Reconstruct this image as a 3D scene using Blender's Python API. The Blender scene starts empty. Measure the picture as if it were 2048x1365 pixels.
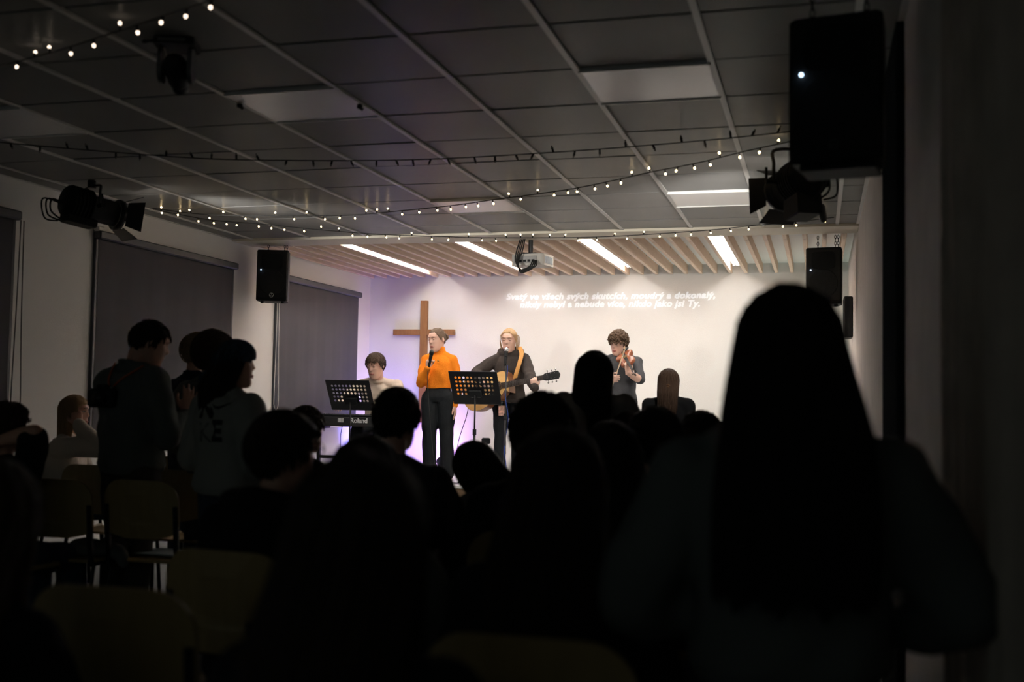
import bpy, math, random
import numpy as np
from mathutils import Vector as V, Matrix as M, noise as mnoise
random.seed(7)
rng = np.random.default_rng(5)
PI = math.pi
sc = bpy.context.scene
col = sc.collection

# ------------------------------------------------------------------ camera
CZ = 1.28
YAW, PITCH, ROLL, FPX = .274, .0519, .0171, 2188.8
cy_, sy_ = math.cos(YAW), math.sin(YAW)
FW = V((-sy_*math.cos(PITCH), cy_*math.cos(PITCH), math.sin(PITCH)))
R0 = V((cy_, sy_, 0)); U0 = R0.cross(FW)
RT = R0*math.cos(ROLL) + U0*math.sin(ROLL); UP = RT.cross(FW)
camd = bpy.data.cameras.new('camera'); cam = bpy.data.objects.new('camera', camd); col.objects.link(cam)
cam.matrix_world = M(((RT.x, UP.x, -FW.x, 0), (RT.y, UP.y, -FW.y, 0), (RT.z, UP.z, -FW.z, CZ), (0, 0, 0, 1)))
camd.sensor_width = 36; camd.lens = FPX*36/2048; camd.clip_start = .05
camd.dof.use_dof = True; camd.dof.focus_distance = 11.6; camd.dof.aperture_fstop = 1.9
sc.camera = cam
# ------------------------------------------------------------------ world, exposure, light levels
w = bpy.data.worlds.new('world'); sc.world = w; w.use_nodes = True
w.node_tree.nodes['Background'].inputs[0].default_value = (.66, .78, .74, 1)
w.node_tree.nodes['Background'].inputs[1].default_value = .10  # dim teal fill, added to lift the backs of the audience
sc.view_settings.view_transform = 'Standard'; sc.view_settings.look = 'None'
sc.view_settings.exposure = 0; sc.view_settings.gamma = 1; sc.view_settings.use_curve_mapping = False
TUBE = 46.0        # stage fluorescent tubes
BULB = 12         # fairy lights
SPOTW = 205        # the two theatre spotlights aimed at the stage
PAR_V, PAR_B, PAR_C = 36, 52, 18   # stage LED cans

CEIL = CZ + 1.489
XL, XR, YB = -5.48, .315, 12.82
YBEAM, STZ, STY = 9.4, .35, 10.97
T = .6

def ray(x, y): return FW + RT*((x-1024)/FPX) + UP*((682.5-y)/FPX)
def onY(x, y, Y): d = ray(x, y); return V((0, 0, CZ)) + d*(Y/d.y)
def onZ(x, y, Z): d = ray(x, y); return V((0, 0, CZ)) + d*((Z-CZ)/d.z)
def atD(x, y, D): return V((0, 0, CZ)) + ray(x, y)*D

# ------------------------------------------------------------------ materials
MAT = {}
def mat(name, c, rough=.7, metal=0, em=None, es=0, bump=0, bscale=60, var=0, vscale=8, spec=.5):
    if name in MAT: return MAT[name]
    m = bpy.data.materials.new(name); m.use_nodes = True; nt = m.node_tree; b = nt.nodes['Principled BSDF']
    b.inputs['Base Color'].default_value = (*c, 1); b.inputs['Roughness'].default_value = rough
    b.inputs['Metallic'].default_value = metal; b.inputs['Specular IOR Level'].default_value = spec
    if em: b.inputs['Emission Color'].default_value = (*em, 1); b.inputs['Emission Strength'].default_value = es
    if bump or var:
        tc = nt.nodes.new('ShaderNodeTexCoord')
        if bump:
            n = nt.nodes.new('ShaderNodeTexNoise'); n.inputs['Scale'].default_value = bscale; n.inputs['Detail'].default_value = 3
            bp = nt.nodes.new('ShaderNodeBump'); bp.inputs['Strength'].default_value = bump; bp.inputs['Distance'].default_value = .01
            nt.links.new(tc.outputs['Object'], n.inputs['Vector']); nt.links.new(n.outputs['Fac'], bp.inputs['Height'])
            nt.links.new(bp.outputs['Normal'], b.inputs['Normal'])
        if var:
            n = nt.nodes.new('ShaderNodeTexNoise'); n.inputs['Scale'].default_value = vscale; n.inputs['Detail'].default_value = 4
            r = nt.nodes.new('ShaderNodeValToRGB')
            r.color_ramp.elements[0].position = .3; r.color_ramp.elements[1].position = .7
            r.color_ramp.elements[0].color = (*[x*(1-var) for x in c], 1); r.color_ramp.elements[1].color = (*[min(1, x*(1+var)) for x in c], 1)
            nt.links.new(tc.outputs['Object'], n.inputs['Vector']); nt.links.new(n.outputs['Fac'], r.inputs['Fac'])
            nt.links.new(r.outputs['Color'], b.inputs['Base Color'])
    MAT[name] = m; return m
def woodmat(name, c1, c2, axis='Y', scale=6, knots=True, rough=.6):
    m = bpy.data.materials.new(name); m.use_nodes = True; nt = m.node_tree; b = nt.nodes['Principled BSDF']
    tc = nt.nodes.new('ShaderNodeTexCoord'); mp = nt.nodes.new('ShaderNodeMapping')
    sv = {'X': (.08, 1, 1), 'Y': (1, .08, 1), 'Z': (1, 1, .08)}[axis]
    mp.inputs['Scale'].default_value = [x*scale*4 for x in sv]
    n = nt.nodes.new('ShaderNodeTexNoise'); n.inputs['Scale'].default_value = 2; n.inputs['Detail'].default_value = 5; n.inputs['Distortion'].default_value = .6
    r = nt.nodes.new('ShaderNodeValToRGB'); r.color_ramp.elements[0].position = .3; r.color_ramp.elements[1].position = .7
    r.color_ramp.elements[0].color = (*c1, 1); r.color_ramp.elements[1].color = (*c2, 1)
    nt.links.new(tc.outputs['Object'], mp.inputs['Vector']); nt.links.new(mp.outputs['Vector'], n.inputs['Vector'])
    nt.links.new(n.outputs['Fac'], r.inputs['Fac'])
    if knots:
        v = nt.nodes.new('ShaderNodeTexVoronoi'); v.inputs['Scale'].default_value = 1
        mp2 = nt.nodes.new('ShaderNodeMapping'); mp2.inputs['Scale'].default_value = {'Y': (6, 3.2, 6)}.get(axis, (5, 5, 5))
        nt.links.new(tc.outputs['Object'], mp2.inputs['Vector']); nt.links.new(mp2.outputs['Vector'], v.inputs['Vector'])
        r2 = nt.nodes.new('ShaderNodeValToRGB'); r2.color_ramp.elements[0].position = .06; r2.color_ramp.elements[1].position = .13
        r2.color_ramp.elements[0].color = (.35, .25, .2, 1); r2.color_ramp.elements[1].color = (1, 1, 1, 1)
        mx = nt.nodes.new('ShaderNodeMix'); mx.data_type = 'RGBA'; mx.blend_type = 'MULTIPLY'; mx.inputs[0].default_value = 1
        nt.links.new(v.outputs['Distance'], r2.inputs['Fac']); nt.links.new(r.outputs['Color'], mx.inputs[6]); nt.links.new(r2.outputs['Color'], mx.inputs[7])
        nt.links.new(mx.outputs[2], b.inputs['Base Color'])
    else: nt.links.new(r.outputs['Color'], b.inputs['Base Color'])
    b.inputs['Roughness'].default_value = rough
    MAT[name] = m; return m
def plaidmat(name, c1, c2, c3):
    m = bpy.data.materials.new(name); m.use_nodes = True; nt = m.node_tree; b = nt.nodes['Principled BSDF']
    tc = nt.nodes.new('ShaderNodeTexCoord'); last = None
    for k, (d, s) in enumerate((('X', 5.5), ('Z', 5.5))):
        wv = nt.nodes.new('ShaderNodeTexWave'); wv.bands_direction = d; wv.inputs['Scale'].default_value = s
        r = nt.nodes.new('ShaderNodeValToRGB'); r.color_ramp.interpolation = 'CONSTANT'
        r.color_ramp.elements[0].color = (*c1, 1); r.color_ramp.elements[1].color = (*(c2 if k == 0 else c3), 1); r.color_ramp.elements[1].position = .62
        nt.links.new(tc.outputs['Object'], wv.inputs['Vector']); nt.links.new(wv.outputs['Fac'], r.inputs['Fac'])
        if last is None: last = r.outputs['Color']
        else:
            mx = nt.nodes.new('ShaderNodeMix'); mx.data_type = 'RGBA'; mx.inputs[0].default_value = .5
            nt.links.new(last, mx.inputs[6]); nt.links.new(r.outputs['Color'], mx.inputs[7]); last = mx.outputs[2]
    nt.links.new(last, b.inputs['Base Color']); b.inputs['Roughness'].default_value = .9
    MAT[name] = m; return m

m_wall = mat('wall paint', (.84, .825, .80), .85, bump=.15, bscale=120)
m_wallr = mat('side wall paint', (.76, .71, .67), .9, bump=.3, bscale=40, var=.06, vscale=5)
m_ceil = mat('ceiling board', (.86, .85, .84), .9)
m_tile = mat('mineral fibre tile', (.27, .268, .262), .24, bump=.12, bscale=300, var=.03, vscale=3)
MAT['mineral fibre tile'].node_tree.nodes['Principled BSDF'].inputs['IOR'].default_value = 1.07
m_plenum = mat('plenum', (.03, .03, .03), .9)
m_bar = mat('enamelled ceiling bar', (.60, .58, .56), .42)
m_panel = mat('lamp diffuser', (.80, .78, .78), .22, bump=.15, bscale=3, spec=.45)
m_white = mat('white enamel', (.8, .79, .76), .4)
m_black = mat('black plastic', (.012, .013, .014), .65, spec=.25)
m_blackmetal = mat('black metal', (.014, .014, .016), .4, .3)
m_grille = mat('speaker grille', (.010, .011, .012), .6, bump=.5, bscale=400)
m_cable = mat('black cable', (.01, .01, .01), .5)
m_bluecable = mat('blue cable', (.02, .06, .3), .5)
m_chrome = mat('chrome', (.6, .6, .6), .25, 1)
m_floor = mat('lino', (.13, .14, .14), .45, var=.15, vscale=3)
m_blind = mat('blind fabric', (.068, .066, .078), .85, bump=.2, bscale=500)
m_blindrail = mat('blind rail', (.06, .065, .08), .45)
m_cord = mat('white cord', (.75, .73, .7), .6)
m_greycord = mat('grey cord', (.12, .11, .11), .6)
m_curtain = mat('curtain cloth', (.50, .42, .36), .9, bump=.3, bscale=200, var=.15, vscale=6)
m_post = mat('dark post', (.035, .040, .043), 1, spec=.0)
m_slat = woodmat('spruce slat', (.70, .52, .40), (.80, .63, .49), 'Y', 5)
m_beam = mat('cream painted beam', (.86, .79, .66), .7, var=.05, vscale=3)
m_cross = woodmat('oiled oak', (.24, .105, .035), (.32, .15, .055), 'Z', 8, False)
m_ply = woodmat('beech ply', (.29, .20, .08), (.34, .24, .10), 'Z', 4, False, .45)
m_stagew = woodmat('stage front board', (.20, .12, .06), (.26, .16, .09), 'X', 3, False)
m_stagetop = mat('stage floor', (.80, .78, .76), .5)
m_tube = mat('lit tube', (1, 1, 1), .5, em=(1, .97, .925), es=TUBE)
m_bulb = mat('lit bulb', (1, .9, .7), .4, em=(1, .72, .36), es=BULB)
m_bulbc = mat('lit cool bulb', (1, .95, .9), .4, em=(1, .80, .62), es=3.5)
m_ledw = mat('status lamp', (.8, .9, 1), .4, em=(.55, .75, 1), es=6)
m_text = mat('projected lyric', (.95, .97, 1), .8, em=(.85, .95, 1), es=.40)  # projector light put into the letters' own colour and glow
m_silver = mat('silver print', (.85, .85, .84), .4, 0)
m_badge = mat('badge grey', (.10, .10, .10), .4)
m_skin = mat('skin', (.58, .33, .24), .55, var=.05, vscale=20)
m_skin2 = mat('skin fair', (.66, .41, .32), .55, var=.05, vscale=20)
m_lip = mat('lips', (.42, .14, .12), .5)
m_eye = mat('eye white', (.7, .68, .66), .3)
m_iris = mat('iris', (.05, .035, .02), .2)
m_brow = mat('brow hair', (.10, .06, .035), .8)
def cloth(n, c, **k): return mat(n, c, .92, bump=k.pop('bump', .35), bscale=k.pop('bscale', 180), spec=.2, **k)

# ------------------------------------------------------------------ mesh builder
class MB:
    def __init__(s): s.v = []; s.f = []
    def add(s, vs, fs):
        o = len(s.v); s.v += [tuple(p) for p in vs]; s.f += [tuple(i+o for i in f) for f in fs]; return s
    def box(s, a, b, bev=0):
        (x0, y0, z0), (x1, y1, z1) = a, b
        if bev:
            e = bev
            vs = []
            for z, k in ((z0, e), (z0+e, 0), (z1-e, 0), (z1, e)):
                X0, X1, Y0, Y1 = x0+k, x1-k, y0+k, y1-k
                c = e
                vs += [(X0+c, Y0, z), (X1-c, Y0, z), (X1, Y0+c, z), (X1, Y1-c, z), (X1-c, Y1, z), (X0+c, Y1, z), (X0, Y1-c, z), (X0, Y0+c, z)]
            fs = [tuple(range(7, -1, -1)), tuple(range(24, 32))]
            for r in range(3):
                for i in range(8):
                    j = (i+1) % 8; fs.append((r*8+i, r*8+j, r*8+8+j, r*8+8+i))
            return s.add(vs, fs)
        return s.add([(x0, y0, z0), (x1, y0, z0), (x1, y1, z0), (x0, y1, z0), (x0, y0, z1), (x1, y0, z1), (x1, y1, z1), (x0, y1, z1)],
                     [(3, 2, 1, 0), (4, 5, 6, 7), (0, 1, 5, 4), (1, 2, 6, 5), (2, 3, 7, 6), (3, 0, 4, 7)])
    def rings(s, rs, cap=True):
        n = len(rs[0]); vs = [p for r in rs for p in r]; fs = []
        for k in range(len(rs)-1):
            for i in range(n):
                j = (i+1) % n; fs.append((k*n+i, k*n+j, k*n+n+j, k*n+n+i))
        if cap: fs.append(tuple(range(n-1, -1, -1))); fs.append(tuple(range((len(rs)-1)*n, len(rs)*n)))
        return s.add(vs, fs)
    def tube(s, pts, r, seg=8, cap=True, closed=False):
        pts = [V(p) for p in pts]; n = len(pts); rr = r if isinstance(r, (list, tuple)) else [r]*n
        d = (pts[1]-pts[0]).normalized(); a = d.orthogonal().normalized(); rs = []
        for i in range(n):
            if closed: t = pts[(i+1) % n]-pts[i-1]
            else: t = pts[min(i+1, n-1)]-pts[max(i-1, 0)]
            if t.length > 1e-9: d = t.normalized()
            a = (a-d*a.dot(d)); a = a.normalized() if a.length > 1e-6 else d.orthogonal().normalized()
            b = d.cross(a)
            rs.append([pts[i]+(a*math.cos(2*PI*k/seg)+b*math.sin(2*PI*k/seg))*rr[i] for k in range(seg)])
        if closed: rs.append(rs[0]); return s.rings(rs, False)
        return s.rings(rs, cap)
    def capsule(s, p, q, r1, r2, seg=14):
        p, q = V(p), V(q); d = (q-p); L = d.length
        d = d/L if L > 1e-6 else V((0, 0, 1))
        P, R = [], []
        for k in range(1, 5):
            a = PI/2*(1-k/4); P.append(p-d*r1*math.sin(a)); R.append(max(r1*math.cos(a), r1*.02))
        for k in range(0, 5):
            a = PI/2*k/4; P.append(q+d*r2*math.sin(a)); R.append(max(r2*math.cos(a), r2*.02))
        a = d.orthogonal().normalized(); b = d.cross(a)
        return s.rings([[P[i]+(a*math.cos(2*PI*k/seg)+b*math.sin(2*PI*k/seg))*R[i] for k in range(seg)] for i in range(len(P))])
    def chain(s, pts, rad, seg=14):
        for i in range(len(pts)-1): s.capsule(pts[i], pts[i+1], rad[i], rad[i+1], seg)
        return s
    def ell(s, c, r, rot=None, nu=16, nv=10):
        c = V(c); rs = []
        for k in range(nv+1):
            t = max(.03, min(PI-.03, PI*k/nv))
            ring = []
            for i in range(nu):
                p = V((r[0]*math.sin(t)*math.cos(2*PI*i/nu), r[1]*math.sin(t)*math.sin(2*PI*i/nu), -r[2]*math.cos(t)))
                ring.append(c+(rot @ p if rot else p))
            rs.append(ring)
        return s.rings(rs)
    def cyl(s, p, q, r, r2=None, seg=16): return s.tube([p, q], [r, r if r2 is None else r2], seg)
    def loft(s, cs, us, ws, hw, hd, seg=24, sq=2.3):
        rs = []
        for c, u, w_, a, b in zip(cs, us, ws, hw, hd):
            ring = []
            for k in range(seg):
                t = 2*PI*k/seg; ct, st = math.cos(t), math.sin(t)
                ring.append(V(c)+u*(a*math.copysign(abs(ct)**(2/sq), ct))+w_*(b*math.copysign(abs(st)**(2/sq), st)))
            rs.append(ring)
        return s.rings(rs)
    def prism(s, poly, z0, z1):       # polygon in xy extruded along z
        n = len(poly)
        return s.rings([[(x, y, z0) for x, y in poly], [(x, y, z1) for x, y in poly]])
    def mesh(s, name, smooth=False):
        me = bpy.data.meshes.new(name); me.from_pydata(s.v, [], s.f); me.validate()
        if smooth: me.polygons.foreach_set('use_smooth', [True]*len(me.polygons))
        me.update(); return me
    def xf(s, m): s.v = [tuple(m @ V(p)) for p in s.v]; return s
    def build(s, name, m, parent=None, smooth=False, loc=None):
        o = bpy.data.objects.new(name, s.mesh(name, smooth)); col.objects.link(o)
        if m: o.data.materials.append(m)
        if parent: o.parent = parent
        if loc is not None: o.location = loc
        return o
def fixn(o):
    import bmesh
    b = bmesh.new(); b.from_mesh(o.data); bmesh.ops.recalc_face_normals(b, faces=b.faces); b.to_mesh(o.data); b.free(); return o
def vox(mb, name, voxel, it=3, fold=0, fscale=14, seed=0):
    me = mb.mesh(name); o = bpy.data.objects.new('tmp', me); col.objects.link(o)
    r = o.modifiers.new('r', 'REMESH'); r.mode = 'VOXEL'; r.voxel_size = voxel; r.use_smooth_shade = True
    if it:
        k = o.modifiers.new('s', 'SMOOTH'); k.factor = .5; k.iterations = it
    dg = bpy.context.evaluated_depsgraph_get()
    out = bpy.data.meshes.new_from_object(o.evaluated_get(dg)); bpy.data.objects.remove(o); bpy.data.meshes.remove(me)
    out.name = name
    n = len(out.vertices)
    if fold and n:
        co = np.empty(n*3); out.vertices.foreach_get('co', co); co = co.reshape(-1, 3)
        no = np.empty(n*3); out.vertex_normals.foreach_get('vector', no); no = no.reshape(-1, 3)
        g = np.random.default_rng(seed); h = np.zeros(n)
        for k in range(7):
            d = g.normal(size=3); d[2] *= 1.3; d /= np.linalg.norm(d)
            wv = co + .03*np.sin(co[:, [1, 2, 0]]*9+k)
            h += np.sin(wv@d*fscale*(1+.8*k/3)*2+g.uniform(0, 6))/(1+.5*k)
        h = np.sign(h)*np.abs(h)**.8
        out.vertices.foreach_set('co', (co+no*(h*fold*.5)[:, None]).ravel())
    out.polygons.foreach_set('use_smooth', [True]*len(out.polygons)); out.update()
    return out
def obj(name, me, m, parent=None):
    o = bpy.data.objects.new(name, me); col.objects.link(o)
    if m and not len(me.materials): me.materials.append(m)
    if parent: o.parent = parent
    return o
def tag(o, label=None, cat=None, group=None, kind=None):
    if label: o['label'] = label
    if cat: o['category'] = cat
    if group: o['group'] = group
    if kind: o['kind'] = kind
    return o
def empty(name, loc, rz=0, label=None, cat=None, group=None, mw=None):
    o = bpy.data.objects.new(name, None); col.objects.link(o); o.empty_display_size = .1
    if mw is not None: o.matrix_world = mw
    else: o.location = loc; o.rotation_euler = (0, 0, rz)
    return tag(o, label, cat, group)
def copy_tree(o, parent=None):
    c = o.copy(); col.objects.link(c); c.parent = parent
    for ch in list(o.children): copy_tree(ch, c)
    return c
def struct(name, mb, m, parent=None):
    o = mb.build(name, m, parent)
    if not parent: o['kind'] = 'structure'
    return o
def smoothpath(pts, n=6):
    pts = [V(p) for p in pts]; out = []
    for i in range(len(pts)-1):
        a = pts[max(i-1, 0)]; b = pts[i]; c = pts[i+1]; d = pts[min(i+2, len(pts)-1)]
        for k in range(n):
            t = k/n
            out.append(.5*((2*b)+(c-a)*t+(2*a-5*b+4*c-d)*t*t+(3*b-a-3*c+d)*t**3))
    return out+[pts[-1]]
def circ(c, u, w_, r, n=20): return [V(c)+V(u)*(r*math.cos(2*PI*k/n))+V(w_)*(r*math.sin(2*PI*k/n)) for k in range(n)]
def basis(x, y, z, loc): return M(((x.x, y.x, z.x, loc[0]), (x.y, y.y, z.y, loc[1]), (x.z, y.z, z.z, loc[2]), (0, 0, 0, 1)))
def arc(c, r, a0, a1, n=6): return [(c[0]+r*math.cos(a0+(a1-a0)*k/n), c[1]+r*math.sin(a0+(a1-a0)*k/n)) for k in range(n+1)]
def rrect(x0, y0, x1, y1, r, n=5):
    return (arc((x1-r, y0+r), r, -PI/2, 0, n)+arc((x1-r, y1-r), r, 0, PI/2, n)+arc((x0+r, y1-r), r, PI/2, PI, n)+arc((x0+r, y0+r), r, PI, 1.5*PI, n))
def text(s, size, m, parent=None, name='lettering', ext=.0008, bold=0, shear=0, space=1, align='CENTER', sx=1):
    cu = bpy.data.curves.new('t', 'FONT'); cu.body = s; cu.size = size; cu.extrude = ext; cu.offset = bold; cu.shear = shear
    cu.space_character = space; cu.align_x = align; cu.align_y = 'CENTER'; cu.resolution_u = 3
    o = bpy.data.objects.new('t', cu); col.objects.link(o)
    me = bpy.data.meshes.new_from_object(o.evaluated_get(bpy.context.evaluated_depsgraph_get())); bpy.data.objects.remove(o)
    if sx != 1:
        for v in me.vertices: v.co.x *= sx
    me.name = name; me.materials.clear()
    return obj(name, me, m, parent)

# ================================================================== ROOM
YR = -.8      # rear wall left out so the added world light fills the hall
struct('floor', MB().box((XL-.2, YR-4, -.1), (XR+.2, YB+.2, 0)), m_floor)
struct('wall_left', MB().box((XL-.15, YR, 0), (XL, YB+.15, 3.0)), m_wall)
struct('wall_right', MB().box((XR, 2.92, 0), (XR+.15, YB+.15, 3.0)), m_wallr)
struct('wall_right_rear', MB().box((XR+.10, YR, 0), (XR+.2, 2.92, 3.0)), m_wallr)
struct('wall_back', MB().box((XL, YB, 0), (XR, YB+.15, 3.0)), m_wall)
# --- suspended ceiling of the hall: tiles and bars
ceil = struct('ceiling', MB().box((XL, YR, CEIL+.05), (XR+.1, YBEAM, CEIL+.12)), m_plenum)
X0, Y0 = -.458, 4.16
LAMPS = {(0, 1), (3, 1), (0, 6), (3, 6), (6, 1)}
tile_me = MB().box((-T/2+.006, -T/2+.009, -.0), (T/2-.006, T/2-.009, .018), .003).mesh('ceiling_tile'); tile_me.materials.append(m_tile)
lamp_me = MB().box((-T/2+.006, -T/2+.014, -.012), (T/2-.006, T/2-.014, .03), .004).mesh('lamp_panel'); lamp_me.materials.append(m_panel)
for i in range(-2, 9):
    for j in range(-8, 9):
        x1 = X0-i*T; x0 = x1-T; y0 = Y0+j*T; y1 = y0+T
        cx0, cx1, cy0, cy1 = max(x0, XL), min(x1, XR), y0, min(y1, YBEAM)
        if cx1-cx0 < .05 or cy1-cy0 < .05: continue
        full = cx1-cx0 > .59 and cy1-cy0 > .59
        if (i, j) in LAMPS and full: continue
        if full:
            o = bpy.data.objects.new('ceiling_tile', tile_me); col.objects.link(o); o.parent = ceil
            o.location = ((x0+x1)/2, (y0+y1)/2, CEIL+random.uniform(-.001, .002)); o.rotation_euler = (random.uniform(-.003, .003), random.uniform(-.003, .003), 0)
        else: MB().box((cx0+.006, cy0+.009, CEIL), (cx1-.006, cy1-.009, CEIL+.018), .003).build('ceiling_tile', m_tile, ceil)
for i in range(0, 10):
    x = X0-i*T
    if x > XL: MB().box((x-.014, YR, CEIL-.008), (x+.014, YBEAM, CEIL+.03)).build('ceiling_bar', m_bar, ceil)
MB().box((X0+T-.014, YR, CEIL-.008), (X0+T+.014, YBEAM, CEIL+.03)).build('ceiling_bar', m_bar, ceil)
for x in (XL+.012, XR-.012): MB().box((x-.012, YR, CEIL-.006), (x+.012, YBEAM, CEIL+.02)).build('edge_angle', m_bar, ceil)
for (i, j), lab in {(0, 1): 'unlit square ceiling lamp panel nearest the big hanging speaker', (3, 1): 'unlit square ceiling lamp panel right of the ceiling camera, with violet sheen',
              (0, 6): 'unlit ceiling lamp panel near the stage beam on the right', (3, 6): 'unlit ceiling lamp panel near the stage beam, above the string lights in mid room',
              (6, 1): 'unlit dark ceiling lamp panel at far left below the top string of lights'}.items():
    o = empty('ceiling_lamp', (X0-i*T-T/2, Y0+j*T+T/2, CEIL+.004), 0, lab, 'ceiling lamp', 'square lamp panels in the hall ceiling')
    obj('lamp_panel', lamp_me, m_panel, o)
    MB().box((-T/2+.004, T/2-.028, -.018), (T/2-.004, T/2-.018, .03)).build('lamp_frame', m_white, o); MB().box((-T/2+.004, -T/2+.018, -.018), (T/2-.004, -T/2+.024, .03)).build('lamp_frame', m_white, o)
YSL = 9.80
# --- beam, stage ceiling with slats
struct('trim_1', MB().box((XL, YBEAM, CEIL-.022), (XR, YSL, 3.0), .004), m_beam)
SC = CEIL+.105
ceil2 = struct('ceiling', MB().box((XL, YSL, SC), (XR, YB, SC+.1)), m_ceil)
SZ0, SZ1 = CEIL-.008, SC
PITCHS = 1.2/7
slat_me = MB().box((-.019, YSL+.004, SZ0), (.019, YB-.01, SZ1), .003).mesh('slat'); slat_me.materials.append(m_slat)
screw_me = MB().cyl((0, YSL+.05, SZ0-.001), (0, YSL+.05, SZ0+.002), .006, seg=8).mesh('screw'); screw_me.materials.append(m_badge)
tubeX = [-5.70, -4.50, -3.30, -2.10, -.90]
k = 0; x = -.90+PITCHS/2
xs = []
while x < XR-.03: xs.append(x); x += PITCHS
x = -.90-PITCHS/2
while x > XL+.03: xs.append(x); x -= PITCHS
for x in sorted(xs):
    o = bpy.data.objects.new('slat', slat_me); col.objects.link(o); o.parent = ceil2; o.location = (x, 0, 0)
    s_ = bpy.data.objects.new('screw', screw_me); col.objects.link(s_); s_.parent = o
labs = ['leftmost lit twin tube lamp between the ceiling slats, above the keyboard player', 'lit twin tube lamp between slats just left of the projector',
        'lit twin tube lamp between slats right of the projector', 'rightmost lit twin tube lamp, steep between slats near the right speaker']
for x, lab in zip(tubeX[1:], labs):
    o = empty('tube_lamp', (x, 0, SC), 0, lab, 'ceiling lamp', 'twin tube lamps between the stage slats')
    MB().box((-.06, YSL+.01, -.022), (.06, YB-.03, -.0005), .004).build('lamp_housing', m_white, o)
    for s in (-1, 1):
        MB().cyl((s*.020, YSL+.04, -.057), (s*.020, YB-.40, -.057), .0115, seg=12).build('lamp_tube', m_tube, o, True)
        for yy in (YSL+.03, YB-.395): MB().box((s*.020-.013, yy-.006, -.070), (s*.020+.013, yy+.006, -.02)).build('tube_holder', m_white, o)
# --- window sills / bottom ledges on the left wall, skirting
struct('trim_2', MB().box((XL, 10.2, .90), (XL+.09, 12.60, .945), .006), m_white)
struct('trim_3', MB().box((XL, 6.2, .86), (XL+.06, 9.35, .90), .006), m_wall)
struct('baseboard_left', MB().box((XL, YR, 0), (XL+.014, STY, .08), .003), m_white)
struct('baseboard_back', MB().box((XL, YB-.014, STZ), (XR, YB, STZ+.07), .003), m_white)
# --- right wall: dark post, curtain
struct('trim_4', MB().box((XR-.03, 4.42, 0), (XR, 5.40, CEIL), .004), m_post)
cur = empty('curtain', (XR+.022, 2.4, 0), 0, 'dark pleated floor length curtain along the right wall at the frame edge', 'curtain')
pl = []
n = 260
for k in range(n):
    y = 1.0+(2.88-1.0)*k/(n-1)
    ph = y*46+1.5*math.sin(y*5.1)+1.1*math.sin(y*11.3)
    pl.append((-.018*(1+.35*math.sin(y*7))*(1+math.sin(ph))-.004*math.sin(ph*3.1), y-2.4))
mbc = MB(); rows = [.02, .5, 1.0, 1.5, 2.0, 2.5, CEIL-.03]
vs, fs = [], []
for r, z in enumerate(rows):
    for (x, y) in pl: vs.append((x*(1+.06*math.sin(z*3+y*20)), y+.006*math.sin(z*2.3+y*9), z))
    for (x, y) in pl: vs.append((x*(1+.06*math.sin(z*3+y*20))+.004, y+.006*math.sin(z*2.3+y*9), z))
for r in range(len(rows)-1):
    for k in range(n-1):
        a = r*2*n+k; fs.append((a, a+1, a+1+2*n, a+2*n)); fs.append((a+n, a+n+2*n, a+n+1+2*n, a+n+1))
mbc.add(vs, fs).build('curtain_cloth', m_curtain, cur, True)
MB().box((-.05, -1.45, CEIL-.03), (.015, .48, CEIL-.006), .003).build('curtain_track', m_post, cur)

# ================================================================== STAGE
st = empty('stage_platform', ((XL+XR)/2, STY, 0), 0, 'low wooden stage platform with pale top in front of the white wall', 'stage')
MB().box((-(XR-XL)/2+.01, .02, .0), ((XR-XL)/2-.01, .05, STZ-.03)).build('front_board', m_stagew, st)
MB().box((-(XR-XL)/2+.005, 0, STZ-.03), ((XR-XL)/2-.005, YB-STY-.005, STZ), .004).build('stage_top', m_stagetop, st)
# --- cross on the back wall
cx = empty('wall_cross', (-4.735, YB-.03, 2.075), 0, 'brown wooden cross mounted on the white back wall behind the singer', 'cross')
MB().box((-.045, -.025, -1.12), (.045, .028, .395), .003).build('upright', m_cross, cx)
MB().box((-.40, -.03, -.035), (-.0455, .028, .035), .003).box((.0455, -.03, -.035), (.40, .028, .035), .003).build('crossbar', m_cross, cx)
# --- projected lyrics: pale glowing letters stand in for the projector's light
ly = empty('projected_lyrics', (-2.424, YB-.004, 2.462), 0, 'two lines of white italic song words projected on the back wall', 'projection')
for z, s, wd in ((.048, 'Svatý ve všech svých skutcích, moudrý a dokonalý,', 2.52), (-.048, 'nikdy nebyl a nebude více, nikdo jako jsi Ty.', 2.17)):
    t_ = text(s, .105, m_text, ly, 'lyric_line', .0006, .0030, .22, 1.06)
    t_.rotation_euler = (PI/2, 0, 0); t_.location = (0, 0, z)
    t_.scale = (wd/max(t_.dimensions.x, .1), 1, 1)

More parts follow.
